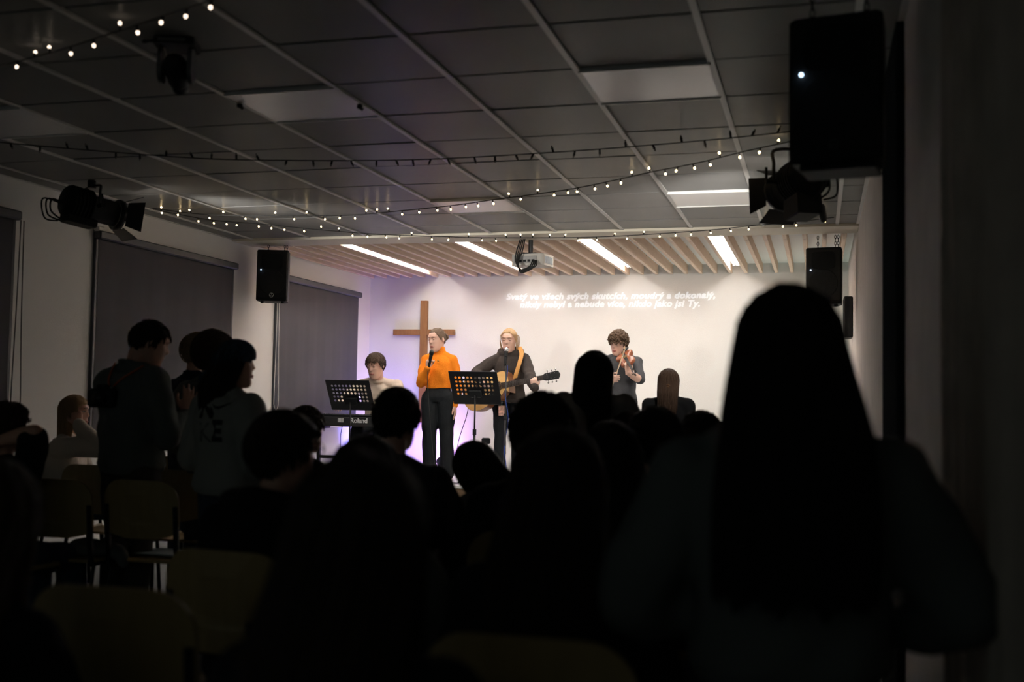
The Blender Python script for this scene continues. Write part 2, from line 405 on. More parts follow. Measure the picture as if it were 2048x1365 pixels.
# ------------------------------------------------------------------ blinds on the left wall
def blind(y0, y1, z0, z1, lab, slack, cm, cside=1, bracket=False, zc=1.3):
    o = empty('roller_blind', (XL, (y0+y1)/2, z0), 0, lab, 'blind', 'dark roller blinds on the left wall')
    h = z1-z0; a, b = y0-(y0+y1)/2, y1-(y0+y1)/2
    mb = MB(); n = 40; vs, fs = [], []
    for k in range(n+1):
        y = a+.02+(b-a-.04)*k/n; x = .030+.0022*math.sin(k*.9)+.0014*math.sin(k*2.3)
        for z in (0, h*.5, h-.05): vs.append((x, y, z))
        for z in (0, h*.5, h-.05): vs.append((x-.002, y, z))
    for k in range(n):
        for q in (0, 1):
            p = k*6+q; fs.append((p, p+6, p+7, p+1)); p += 3; fs.append((p, p+1, p+7, p+6))
    mb.add(vs, fs).build('blind_fabric', m_blind, o, True)
    MB().box((.004, a-.02, h-.055), (.075, b+.02, h+.01), .01).build('blind_cassette', m_blindrail, o)
    MB().box((.02, a+.015, -.03), (.045, b-.015, 0), .005).build('bottom_bar', m_chrome if bracket else m_blindrail, o)
    MB().box((.001, a-.012, 0), (.028, a+.022, h-.05), .004).build('side_channel', m_blindrail, o); MB().box((.001, b-.022, 0), (.028, b+.012, h-.05), .004).build('side_channel', m_blindrail, o)
    yc = (a-.03) if cside < 0 else (b+.03)
    if cside:
        z_ = zc-z0
        MB().tube(smoothpath([(.05, yc, h-.05), (.05, yc-.01, h*.6), (.055, yc-.035, z_+.12), (.055, yc-.03, z_), (.055, yc+.02, z_-.04), (.055, yc+.06, z_+.05), (.05, yc+.045, h*.5), (.05, yc+.03, h-.05)]), .004, 6).build('pull_cord', cm, o, True)
    if bracket: MB().box((.004, a-.02, h+.006), (.06, a+.05, h+.045), .006).build('bracket_cap', m_white, o)
    return o
blind(7.33, 9.41, .93, 2.525, 'large dark roller blind behind the standing man in grey', 0, m_greycord, 0, True)
blind(10.31, 12.39, .96, 2.53, 'dark roller blind beside the stage behind the keyboard player', 0, m_cord, -1, zc=1.16)
blind(4.2, 6.42, .93, 2.525, 'dark roller blind cut by the left frame edge', 0, m_greycord, 1, zc=1.1)

# ------------------------------------------------------------------ loudspeakers
def emblem(parent, loc, r, m):
    e = empty('emblem', loc); e.parent = parent
    MB().tube(circ((0, 0, 0), (1, 0, 0), (0, 0, 1), r, 20), r*.09, 6, closed=True).build('emblem_ring', m, e, True)
    mb = MB()
    for k in range(3):
        a = PI/2+2*PI*k/3; d = V((math.cos(a), 0, math.sin(a)))
        mb.tube([d*r*.1, d*r*.95], r*.06, 5)
        p = V((-d.z, 0, d.x))
        for s in (-1, 1): mb.tube([d*r*.45+p*s*r*.02, d*r*.62+p*s*r*.16, d*r*.8+p*s*r*.16], r*.05, 5)
    mb.build('emblem_forks', m, e)
def speaker(name, loc, rz, lab, hang, hookz, litm, emb=.018, tilt=0):
    # origin at front bottom centre; local -y is the front
    w_, h, d = .305, .50, .31
    o = empty(name, loc, rz, lab, 'speaker', 'black ceiling hung loudspeakers')
    o.rotation_euler = (tilt, 0, rz)
    poly = [(-w_/2, .012), (-w_/2+.012, 0), (w_/2-.012, 0), (w_/2, .012), (w_/2-.008, .17), (w_/2-.06, d), (-w_/2+.06, d), (-w_/2+.008, .17)]
    n = len(poly); cen = (0, d*.45)
    rs = [[(cen[0]+(x-cen[0])*k, cen[1]+(y-cen[1])*k, z) for x, y in poly] for z, k in ((0, .95), (.012, 1), (h-.012, 1), (h, .95))]
    MB().rings(rs).build('cabinet', m_black, o)
    MB().prism(rrect(-w_/2+.012, .035, w_/2-.012, h-.012, .02), 0, .008).xf(M.Rotation(PI/2, 4, 'X')).build('grille', m_grille, o)
    MB().prism(rrect(-.10, .31, .10, .46, .03), 0, .004).xf(M.Translation((0, -.0085, 0)) @ M.Rotation(PI/2, 4, 'X')).build('horn_recess', m_black, o)
    MB().cyl((0, -.0085, .18), (0, -.0115, .18), .125, .12, 32).build('woofer_grille', m_grille, o)
    MB().ell((-w_/2+.045, -.014, .30), (.006, .004, .006)).build('status_lamp', m_ledw, o, True)
    emblem(o, (0, -.016, .055), emb, litm)
    for sx in (-1, 1):
        MB().cyl((sx*.1, .06, -.02), (sx*.1, .06, .002), .016, .019, 12).build('rubber_foot', m_black, o)
    for (hx, hy) in hang:
        mb = MB(); z = h
        while z < hookz:
            odd = int((z-h)/.028) % 2
            u = (1, 0, 0) if odd else (0, 1, 0)
            mb.tube([V((hx, hy, z+.018))+V(u)*(.008*math.cos(a))+V((0, 0, .018*math.sin(a))) for a in [2*PI*q/10 for q in range(10)]], .0028, 5, closed=True)
            z += .028
        mb.build('hanging_chain', m_blackmetal, o)
        MB().cyl((hx, hy, h-.004), (hx, hy, h+.012), .012, seg=8).build('eye_bolt', m_blackmetal, o)
    return o
speaker('loudspeaker', (-5.14, 9.60, 2.185), .33, 'small black speaker hung at the left end of the stage beam', [(-.06, .1), (.1, .1), (.12, .12)], .56, m_silver, .02)
speaker('loudspeaker', (.035, 9.95, 2.15), -.12, 'black speaker hung at the right end of the stage beam, partly behind the tall head', [(-.06, .1), (.09, .1), (.115, .1)], .59, m_badge, .02)
bs = speaker('loudspeaker', (.048, 3.76, 2.085), -.16, 'large near black speaker hung under the ceiling at upper right', [(-.09, .1), (.09, .1)], .66, m_badge, .016)
MB().box((-.12, .02, -.022), (.13, .2, -.002), .004).build('mounting_plate', m_black, bs)
tv = empty('wall_speaker', (XR-.035, 11.2, 1.92), 0, 'narrow black wall box seen edge on below the right stage speaker', 'speaker')
MB().box((-.05, -.16, 0), (.034, .16, .40), .01).build('cabinet', m_black, tv)
MB().box((-.054, -.14, .02), (-.05, .14, .38), .001).build('grille', m_grille, tv)

# ------------------------------------------------------------------ theatre spotlights
def spotlight(loc, aim, ceilz, lab, length=.44, r=.095, flip=1, box=1.45):
    aim = V(aim).normalized(); sx = aim.cross(V((0, 0, 1))).normalized(); up = sx.cross(aim)
    o = empty('stage_spotlight', None, label=lab, cat='spotlight', group='theatre spotlights under the hall ceiling', mw=basis(sx, aim, up, loc))
    L = length
    mb = MB().tube([(0, -L/2, 0), (0, -L/2+.02, 0), (0, -.04, 0), (0, -.02, 0), (0, L/2, 0)], [r*.9, r*1.12, r*1.12, r*.92, r*.88], 24)
    mb.build('housing', m_black, o, True)
    f = MB()
    for k in range(6): f.tube([(0, -L/2+.04+k*.026, 0), (0, -L/2+.05+k*.026, 0)], [r*1.2, r*1.2], 24)
    f.build('cooling_fin', m_black, o)
    MB().box((-r*.7, -L/2+.02, -r*box), (r*.7, .04, -r*.9), .008).build('driver_box', m_black, o)
    MB().tube([(0, L/2-.015, 0), (0, L/2+.02, 0)], [r*1.12, r*1.12], 24).build('lens_ring', m_blackmetal, o, True)
    MB().cyl((0, L/2+.015, 0), (0, L/2+.023, 0), r*.85, seg=24).build('lens', mat('lit lens glass', (.3, .28, .25), .1, em=(1, .9, .78), es=12), o)
    ld = bpy.data.lights.new('spot_beam', 'SPOT'); ld.energy = SPOTW; ld.color = (1, .965, .90); ld.spot_size = 1.15; ld.spot_blend = .9; ld.shadow_soft_size = .07
    lo = bpy.data.objects.new('spot_beam', ld); col.objects.link(lo); lo.parent = o; lo.rotation_euler = (PI/2, 0, 0); lo.location = (0, L/2+.035, 0)
    for k in range(4):
        a = k*PI/2; c, s = math.cos(a), math.sin(a)
        q = []
        for (t, y, oo) in ((-.085, L/2+.02, 1.0), (.085, L/2+.02, 1.0), (.11, L/2+.12, 1.55), (-.11, L/2+.12, 1.55)):
            q.append(V((c*r*oo-s*t, y, s*r*oo+c*t)))
        nrm = V((c, -.4, s)).normalized()*.0022
        MB().add([p+nrm for p in q]+[p-nrm for p in q], [(0, 1, 2, 3), (7, 6, 5, 4), (0, 4, 5, 1), (1, 5, 6, 2), (2, 6, 7, 3), (3, 7, 4, 0)]).build('barn_door', m_blackmetal, o)
    # yoke up to the ceiling
    inv = o.matrix_world.inverted()
    top = inv @ V((loc[0], loc[1], ceilz-.02))
    u2 = top.normalized(); a = V((r*1.35, 0, 0))
    for p_ in (1,):
        yk = smoothpath([-a, -a+u2*.10, -a*.9+u2*(top.length-.03), a*.9+u2*(top.length-.03), a+u2*.10, a], 5)
        MB().tube(yk, .010, 6).build('yoke', m_blackmetal, o)
    MB().cyl(u2*(top.length-.035), u2*(top.length+.018), .03, seg=12).build('ceiling_clamp', m_blackmetal, o)
    for s in (-1, 1):
        MB().cyl((s*r*1.2, 0, 0), (s*(r*1.35+.05), 0, 0), .016, seg=10).build('yoke_knob', m_black, o)
        MB().tube([(s*(r*1.35+.045), 0, 0), (s*(r*1.35+.05), -.02, .075)], .008, 6).build('tilt_handle', m_black, o)
    for k in range(3):
        x_ = flip*(.02+.03*k)
        MB().tube(smoothpath([(x_*.5, -L/2+.01, -.02), (x_, -L/2-.07-.02*k, -.01), (x_*1.5, -L/2-.06, -.09-.02*k), (x_, -L/2+.02, -r*1.35)], 6), .006, 6).build('power_cable', m_cable, o, True)
    return o
spotlight((-4.97, 6.60, 2.575), (.42, .78, -.12), CEIL, 'black theatre spotlight with barn doors over the large blind on the left', .40, .100, -1)
SPR = spotlight((-.125, 6.40, 2.535), (-.42, .82, -.11), CEIL, 'black theatre spotlight with barn doors below the big hanging speaker', .34, .105, 1, 2.1)
MB().capsule((.09, -.10, -.17), (.10, -.10, -.24), .022, .020).build('plug', m_badge, SPR, True)
# ceiling moving camera
pc = empty('ceiling_camera', (-2.63, 4.02, CEIL-.001), .35, 'dark motorised camera on a ceiling plate beside the top string of lights', 'camera')
MB().prism(rrect(-.085, -.085, .085, .085, .03), -.03, -.002).build('base_plate', m_black, pc)
MB().box((-.06, -.09, -.024), (.05, -.084, -.010), .002).build('socket_panel', m_badge, pc)
for s in (-1, 1): MB().prism(rrect(-.05, -.15, .05, .0, .048), 0, .018).xf(M.Translation((s*.062-.009, 0, -.03)) @ M(((0, 0, 1, 0), (1, 0, 0, 0), (0, 1, 0, 0), (0, 0, 0, 1)))).build('yoke_arm', mat('dark grey shell', (.06, .065, .065), .5), pc)
MB().capsule((0, -.03, -.11), (0, .05, -.15), .05, .045).build('camera_head', m_black, pc, True)
MB().cyl((0, .06, -.155), (0, .10, -.178), .036, .034, 18).build('lens_barrel', m_black, pc, True)
MB().tube(smoothpath([(-.08, -.06, -.015), (-.12, -.07, -.03), (-.13, -.03, -.01), (-.1, .02, .0)], 5), .005, 6).build('camera_cable', m_cable, pc)
for px, py, lab in ((480, 205, 'small black ceiling clip left of the violet lamp panel'), (720, 207, 'small black ceiling clip right of the violet lamp panel')):
    p = onZ(px, py, CEIL); o = empty('ceiling_clip', (p.x, p.y, CEIL-.006), 0, lab, 'clip')
    MB().box((-.012, -.012, -.022), (.012, .012, -.001), .003).build('clip_body', m_black, o)
    MB().tube([(0, 0, -.02), (.014, 0, -.03), (.02, 0, -.02)], .004, 6).build('clip_hook', m_black, o)

# projector
pj = empty('projector', (-2.565, 9.78, 2.50), -.18, 'white projector with looped cables hanging below the stage beam', 'projector')
m_proj = mat('projector shell', (.46, .43, .39), .45)
MB().prism(rrect(-.165, -.12, .165, .13, .03), 0, .105).build('shell', m_proj, pj)
MB().box((-.13, -.128, .02), (.10, -.119, .085), .003).build('socket_panel', mat('socket grey', (.30, .29, .28), .5), pj)
for k in range(5): MB().box((-.115+k*.042, -.133, .03), (-.09+k*.042, -.126, .05)).build('socket', m_black, pj)
mb = MB()
for k in range(8): mb.box((.164, -.08+k*.022, .02), (.169, -.069+k*.022, .085))
mb.build('vent_grille', mat('vent blue grey', (.35, .4, .45), .4), pj)
MB().cyl((.05, .12, .05), (.05, .16, .05), .042, .04, 20).build('lens', m_black, pj, True)
MB().cyl((-.02, 0, .10), (-.02, 0, SC-2.50), .022, seg=12).build('ceiling_pole', m_blackmetal, pj)
MB().box((-.09, -.06, .104), (.06, .06, .125), .004).build('mount_plate', m_blackmetal, pj)
for k in range(4):
    a = .02*k
    MB().tube(smoothpath([(-.06+a*.4, -.05, SC-2.51), (-.10+a, -.13, .14), (-.09+a*.5, -.17, .03), (-.03+a*.3, -.185-.01*k, -.045-.012*k), (.05+a, -.17, -.02), (.06+a*.7, -.13, .04)], 6), .006, 6).build('cable_loop', m_cable, pj, True)

# ------------------------------------------------------------------ fairy lights
sock_me = MB().cyl((0, 0, 0), (0, 0, -.022), .0045, .0055, 6).mesh('bulb_socket'); sock_me.materials.append(m_cable)
bulb_me = MB().ell((0, 0, -.028), (.0065, .0065, .0085), None, 8, 6).mesh('bulb', True); bulb_me.materials.append(m_bulb)
bulbc_me = MB().ell((0, 0, -.028), (.0065, .0065, .0085), None, 8, 6).mesh('bulb', True); bulbc_me.materials.append(m_bulbc)
unlit_me = MB().ell((0, 0, -.026), (.004, .004, .007), None, 8, 6).mesh('bulb', True); unlit_me.materials.append(mat('unlit bulb', (.25, .24, .22), .15))
def fairy(pts, lab, step, bme, sc_=1.0, wr=.0035):
    path = smoothpath(pts, 8); org = path[0].copy()
    o = empty('string_lights', org, 0, lab, 'string lights', 'fairy light strings under the ceiling')
    MB().tube([p-org for p in path], wr, 6).build('wire', m_cable, o, True)
    acc = 0; nxt = step*.5; up = 0
    for a, b in zip(path[:-1], path[1:]):
        L = (b-a).length
        while acc+L > nxt:
            p = a+(b-a)*((nxt-acc)/L)-org; d = (b-a).normalized()
            up = random.random()
            ang = random.uniform(-.5, .5)+(PI if up < .33 else 0); ang2 = random.uniform(-.5, .5)
            s = bpy.data.objects.new('bulb_socket', sock_me); col.objects.link(s); s.parent = o; s.location = p
            s.rotation_euler = (ang, ang2, 0); s.scale = (sc_,)*3
            q = bpy.data.objects.new('bulb', bme); col.objects.link(q); q.parent = s
            nxt += step*random.uniform(.75, 1.25)
        acc += L
ZS = CEIL-.055
def P3(lst): return [onZ(x, y, z) for x, y, z in lst]
fairy(P3([(-60, 146, ZS), (0, 132, ZS), (120, 100, ZS), (256, 56, ZS), (330, 32, ZS), (415, 2, ZS), (470, -25, ZS)]), 'lit string of fairy lights at the top left corner beside the ceiling camera', .15, bulbc_me, 1.0, .0035)
fairy(P3([(-60, 276, ZS), (0, 285, ZS), (220, 304, ZS), (420, 318, ZS), (600, 321, ZS), (740, 321, ZS), (900, 317, ZS), (1150, 302, ZS), (1400, 282, ZS), (1585, 263, ZS), (1700, 250, ZS)]), 'unlit string of fairy lights crossing the whole ceiling above the lit ones', .14, unlit_me, 1.3)
fairy(P3([(305, 417, CEIL-.02), (420, 430, ZS), (560, 432, ZS), (690, 431, ZS), (790, 423, ZS), (900, 412, ZS), (1000, 398, ZS), (1150, 377, ZS), (1300, 345, ZS), (1400, 325, ZS), (1490, 303, ZS), (1585, 282, ZS), (1680, 258, CEIL-.02)]), 'lit string of fairy lights rising from the left spotlight to the big speaker', .135, bulb_me)
ZL = ZS-.02
fairy(P3([(306, 419, CEIL-.03), (420, 440, ZS), (520, 448, ZS), (640, 460, ZL), (760, 469, ZL-.01), (900, 474, ZL-.02), (1000, 476, ZL-.02), (1200, 474, ZL-.02), (1400, 462, ZL), (1500, 452, ZS), (1590, 444, ZS), (1668, 435, CEIL-.03)]), 'lit string of fairy lights hanging along the front of the stage beam', .135, bulb_me)

# ================================================================== PEOPLE
HEADP = [(-.118, .066, .036, .016), (-.112, .082, .012, .034), (-.098, .089, -.008, .046), (-.075, .091, -.030, .056), (-.045, .092, -.060, .0635), (-.012, .092, -.084, .0695),
         (.020, .089, -.097, .0735), (.046, .094, -.102, .075), (.072, .084, -.098, .072), (.094, .064, -.080, .060), (.108, .040, -.052, .042), (.115, .014, -.022, .022), (.1165, .0, -.008, .008)]
def head_mesh(mb, m, s=1, jaw=1.0):
    zs = np.array([p[0] for p in HEADP]); nz, nu = 42, 44; rs = []
    for k in range(nz):
        z = -.118+.2345*k/(nz-1)
        yf, yb, w_ = [float(np.interp(z, zs, [p[i] for p in HEADP])) for i in (1, 2, 3)]
        if z < -.02: w_ *= jaw
        cy, hd = (yf+yb)/2, (yf-yb)/2; ring = []
        for i in range(nu):
            t = 2*PI*i/nu; c, sn = math.cos(t), math.sin(t)
            x = w_*math.copysign(abs(c)**.9, c); y = cy+hd*math.copysign(abs(sn)**.9, sn)
            if sn > 0:
                g = lambda cx, cz, sx, sz: math.exp(-((x-cx)/sx)**2-((z-cz)/sz)**2)
                nb = max(0, 1-abs(z+.012)/.05) if z > -.012 else max(0, 1-abs(z+.012)/.016)
                y += .023*nb*math.exp(-(x/.0115)**2)
                y -= .009*(g(.032, .022, .017, .013)+g(-.032, .022, .017, .013))
                y += .004*(g(.032, .044, .024, .008)+g(-.032, .044, .024, .008))
                y += .005*g(0, -.048, .020, .010)-.004*g(0, -.066, .022, .007)+.003*g(0, -.095, .018, .014)
                y += .003*(g(.042, -.008, .016, .016)+g(-.042, -.008, .016, .016))
            ring.append(m @ V((x*s, y*s, z*s)))
        rs.append(ring)
    mb.rings(rs)
    for sd in (-1, 1):
        e = MB().ell((0, 0, 0), (.009, .019, .031), None, 12, 8).xf(M.Translation((sd*.077, -.010, .008)) @ M.Rotation(-.25, 4, 'X') @ M.Rotation(sd*-.25, 4, 'Z'))
        e.v = [tuple(m @ (V(p)*s)) for p in e.v]; mb.add(e.v, e.f)
def hand(mb, wrist, d, n, side, curl=(.35, .35, .4, .45), thumb=.5, s=1.0, spread=.09):
    # d: pointing direction of the fingers, n: where the palm faces; thumb lies along side*(d x n)
    d = V(d).normalized(); n = V(n); n = (n-d*n.dot(d)).normalized(); w_ = d.cross(n)*side; W0 = V(wrist)
    cs, hw, hd = [], [], []
    for k, (a, b, c) in enumerate(((-.02, .026, .019), (.01, .029, .019), (.04, .038, .017), (.07, .042, .015), (.09, .040, .012), (.098, .03, .008))):
        cs.append(W0+d*a*s); hw.append(b*s); hd.append(c*s)
    mb.loft(cs, [w_]*6, [n]*6, hw, hd, 16, 2.4)
    for k, (off, L, r) in enumerate(((.029, .072, .0088), (.0095, .080, .0090), (-.0105, .074, .0086), (-.0295, .058, .0076))):
        p = W0+d*(.082-abs(off-.005)*.25)*s+w_*off*s; a = curl[k]; dd = (d+w_*(off/.03*spread)).normalized()
        pts = [p]
        for q, fl in enumerate((.46, .30, .24)):
            ang = a*(q*.9+.55) if q else a*.55
            v = dd*math.cos(ang)+n*math.sin(ang)
            pts.append(pts[-1]+v*L*fl*s)
        mb.chain(pts, [r*s, r*s*.95, r*s*.87, r*s*.75], 8)
    p = W0+d*.022*s+w_*.028*s+n*.004*s
    v1 = (w_*.75+d*.75+n*.25*thumb).normalized(); v2 = (d*.9+w_*.35*(1-thumb)+n*.7*thumb).normalized(); v3 = (d*.9-w_*.2*thumb+n*.6*thumb).normalized()
    p1 = p+v1*.038*s; p2 = p1+v2*.030*s
    mb.chain([p, p1, p2, p2+v3*.024*s], [.0135*s, .0112*s, .0098*s, .0078*s], 8)

def ik(a, c, l1, l2, hint):
    a, c, hint = V(a), V(c), V(hint); d = c-a; L = min(d.length, (l1+l2)*.999); dn = d.normalized()
    x = (l1*l1-l2*l2+L*L)/(2*L); h = math.sqrt(max(l1*l1-x*x, 0)); p = hint-dn*hint.dot(dn)
    p = p.normalized() if p.length > 1e-5 else dn.orthogonal().normalized()
    return a+dn*x+p*h
STAND = dict(pel=(0, 0, .93), che=(0, .0, 1.20), nek=(0, -.012, 1.425), hd=(0, .022, 1.587), hip=.092,
             shL=(-.172, -.01, 1.362), shR=(.172, -.01, 1.362), wrL=(-.25, .05, .86), wrR=(.25, .05, .86),
             knL=None, knR=None, anL=(-.095, -.02, .075), anR=(.095, -.02, .075), eL=(-.3, -1, 0), eR=(.3, -1, 0), kh=(0, 1, 0), toe=.12)
SIT = dict(pel=(0, -.02, .535), che=(0, -.03, .77), nek=(0, .0, .995), hd=(0, .04, 1.178), hip=.095,
           shL=(-.174, -.0, .938), shR=(.174, -.0, .938), wrL=(-.12, .27, .62), wrR=(.12, .27, .62),
           knL=None, knR=None, anL=(-.13, .42, .08), anR=(.13, .42, .08), eL=(-.6, -.4, -.5), eR=(.6, -.4, -.5), kh=(0, .6, .8), toe=.12)
SEC = [(-.10, .125, .098), (0, .165, .118), (.22, .150, .108), (.42, .152, .112), (.62, .168, .118), (.80, .172, .108), (.92, .125, .085), (1.0, .068, .062)]
SECF = [(-.10, .125, .10), (0, .172, .122), (.22, .138, .102), (.42, .138, .104), (.62, .152, .118), (.80, .155, .100), (.92, .115, .08), (1.0, .060, .055)]

class Person: pass
def person(label, loc, rz, H, sit=False, pose=None, skin=None, top=None, bottom=None, hair=None, shoes=(.03, .03, .03), face=False, closed=False, vx=.010,
           head=(0, 0, 0), female=False, hands=None, build=1.0, sleeve=1.0, hem=-.08, infl=.016, fold=.007, turtleneck=False, hood=None, topvx=.009, legs=True, group=None, collar=False, cat='person', hscale=1.0, crew=True, legw=.012):
    J = dict(SIT if sit else STAND); J.update(pose or {})
    if hair and hscale == 1: H -= hair.get('thick', .016)*1.05      # H includes the hair
    if female and 'shL' not in (pose or {}):
        J['shL'] = V(J['shL'])+V((.018, 0, 0)); J['shR'] = V(J['shR'])-V((.018, 0, 0))
    s = H/(1.298 if sit else 1.706)
    g = {}
    for k, v in J.items():
        g[k] = V(v)*s if (isinstance(v, (tuple, V)) and k not in ('eL', 'eR', 'kh')) else v
    root = empty('person', loc, rz, label, cat, group)
    mw = M.Translation(loc) @ M.Rotation(rz, 4, 'Z'); P = Person(); P.root = root; P.mw = mw; P.inv = mw.inverted(); P.s = s
    for k in ('wrL', 'wrR', 'anL', 'anR'):
        if k+'_w' in J: g[k] = P.inv @ V(J[k+'_w'])
    hip = J['hip']*s; pel, che, nek, hd = g['pel'], g['che'], g['nek'], g['hd']
    up0 = (che-pel).normalized(); sh = (g['shR']-g['shL']).normalized()
    hipdir = V(J.get('hipdir', (1, 0, 0))).normalized(); hpL, hpR = pel-hipdir*hip-V((0, 0, .01*s)), pel+hipdir*hip-V((0, 0, .01*s))
    elL = ik(g['shL'], g['wrL'], .285*s, .255*s, g['eL']); elR = ik(g['shR'], g['wrR'], .285*s, .255*s, g['eR'])
    kl = .425*s
    knL = g['knL'] or ik(hpL, g['anL'], kl, .415*s, g['kh']); knR = g['knR'] or ik(hpR, g['anR'], kl, .415*s, g['kh'])
    yaw, pit, til = head
    hr = M.Rotation(yaw, 4, 'Z') @ M.Rotation(pit, 4, 'X') @ M.Rotation(til, 4, 'Y')
    piv = hd-V((0, .02, .10))*s; hm = M.Translation(piv) @ hr @ M.Translation(hd-piv)
    P.hm = hm; P.J = g; P.elL, P.elR = elL, elR
    hs = s if not sit else H/1.298
    hs = max(.93, min(1.06, hs))*hscale; P.hs = hs
    sec = SECF if female else SEC
    def spine(t):
        L1 = (che-pel).length; L2 = (nek-che).length; tc = L1/(L1+L2)
        return pel+(che-pel)*(t/tc) if t < tc else che+(nek-che)*((t-tc)/(1-tc))
    def torso(mb, t0, t1, e, n=12):
        ts = [t0+(t1-t0)*k/(n-1) for k in range(n)]; zs = [q[0] for q in sec]
        cs = [spine(t) for t in ts]; us, ws = [], []
        for t in ts:
            k = max(0, min(1, t/.8)); u = (hipdir*(1-k)+sh*k).normalized(); d = up0 if t < .5 else (nek-che).normalized(); u = (u-d*u.dot(d)).normalized()
            us.append(u); ws.append(d.cross(u))
        mb.loft(cs, us, ws, [np.interp(t, zs, [q[1] for q in sec])*s*build+e for t in ts], [np.interp(t, zs, [q[2] for q in sec])*s*build+e for t in ts])
    def arms(mb, e, cut=1.0, ew=None):
        for S, E_, W_ in ((g['shL'], elL, g['wrL']), (g['shR'], elR, g['wrR'])):
            r = [.055*s*build, .043*s, .039*s, .028*s]
            ew_ = e if ew is None else ew
            if cut >= .5:
                c = (cut-.5)*2; w2 = E_+(W_-E_)*c
                mb.chain([S, S+(E_-S)*.5, E_], [r[0]+e, .048*s*build+e, r[1]+e], 14); mb.chain([E_, E_+(w2-E_)*.35, w2], [r[1]+e, .046*s+e, r[3]+(r[1]-r[3])*(1-c)+ew_], 14)
            else:
                mb.capsule(S, S+(E_-S)*cut*2, r[0]+e, .052*s*build+e)
        e2 = e*.6; mb.capsule(g['shL'], nek+V((0, 0, .015*s)), .050*s+e2, .048*s+e2*.6); mb.capsule(g['shR'], nek+V((0, 0, .015*s)), .050*s+e2, .048*s+e2*.6)
    def lgs(mb, e, cut=1.0):
        for h_, k_, a_ in ((hpL, knL, g['anL']), (hpR, knR, g['anR'])):
            mb.chain([h_, h_+(k_-h_)*.4, k_], [.088*s*build+e, .080*s*build+e, .054*s+e], 16)
            w2 = k_+(a_-k_)*cut
            mb.chain([k_, k_+(w2-k_)*.35, w2], [.054*s+e, .056*s+e, .036*s+e*1.6], 16)
    # --- one continuous body
    mb = MB(); torso(mb, -.1, 1.0, -.007)
    mb.capsule(nek-V((0, 0, .04*s)), piv+V((0, .0, .06*s)), .052*s, .050*s)
    arms(mb, -.002); lgs(mb, -.002)
    head_mesh(mb, hm, hs)
    for a_, sd in ((g['anL'], -1), (g['anR'], 1)):
        mb.capsule(a_+V((0, -.02, -.03))*s, a_+V((sd*.02, g_toe(J)*s, -.045*s)), .034*s, .028*s)
    hh = hands or {}
    for k, W_, E_, sd in (('L', g['wrL'], elL, -1), ('R', g['wrR'], elR, 1)):
        q = hh.get(k, {})
        d = q.get('d', (W_-E_)); n_ = q.get('n', V((0, -.3, -1)) if sit else V((-sd, 0, 0)))
        hand(mb, W_, d, n_, q.get('side', -1 if k == 'L' else 1) if 'n' in q or True else 1, q.get('curl', (.35, .4, .42, .48)), q.get('thumb', .5), s, q.get('spread', .08))
    obj('body', vox(mb, 'body', vx, 2), skin or m_skin, root)
    # --- clothes
    if top:
        mt = MB(); torso(mt, hem, .985, infl, 14); arms(mt, infl*.9, sleeve, infl*.55)
        if turtleneck:
            mt.loft([nek-V((0, 0, .05*s)), nek+V((0, .004, .02*s)), piv+V((0, .006, .012*s)), piv+V((0, .006, .03*s))], [sh]*4, [V((0, 0, 1)).cross(sh)]*4, [.085*s, .073*s, .070*s, .066*s], [.08*s, .070*s, .068*s, .064*s], 20, 2)
        if crew and not turtleneck and not collar:
            mt.tube([nek+V((.066*math.cos(a), .060*math.sin(a)+.006, .022-.022*math.sin(a)))*s for a in [2*PI*k/18 for k in range(19)]], [.013*s]*19, 8)
        if hood:
            c = nek+V((0, -.030, .025))*s
            mt.tube([c+V((.112*math.cos(a), .085*math.sin(a), .030*math.sin(a)*-1))*s for a in [2*PI*k/18 for k in range(19)]], [.046*s]*19, 12)
            mt.ell(c+V((0, -.075, -.06))*s, (.105*s, .05*s, .10*s))
        if collar:
            mt.tube([nek+V((.062*math.cos(a), .060*math.sin(a)+.005, .035-.02*math.sin(a)))*s for a in [2*PI*k/18 for k in range(19)]], [.016*s]*19, 8)
        obj('top', vox(mt, 'top', topvx, 3, fold, 13, int(abs(loc[0])*1000) % 997), top, root)
    if bottom and legs:
        mt = MB(); torso(mt, -.1, max(hem+.1, .26), .009, 8); lgs(mt, legw, .97)
        obj('trousers', vox(mt, 'trousers', topvx, 3, fold*.7, 11, 3), bottom, root)
    if legs:
        sm = mat('shoe %.2f' % shoes[0], shoes, .5)
        for a_, sd in ((g['anL'], -1), (g['anR'], 1)):
            ms = MB(); f = V((sd*.02, 1, 0)).normalized()*s
            b0 = V((a_.x, a_.y, max(a_.z-.055*s, .005)))
            cs = [b0+f*t for t in (-.06, -.05, .0, .07, .14, .17, .178)]
            ms.loft([c+V((0, 0, z*s)) for c, z in zip(cs, (.035, .04, .045, .034, .024, .022, .022))], [V((1, 0, 0))]*7, [V((0, 0, 1))]*7, [.012*s, .036*s, .040*s, .047*s, .042*s, .025*s, .008*s], [.012*s, .038*s, .046*s, .035*s, .025*s, .018*s, .006*s], 16, 2.6)
            ms.build('shoe', sm, root, True)
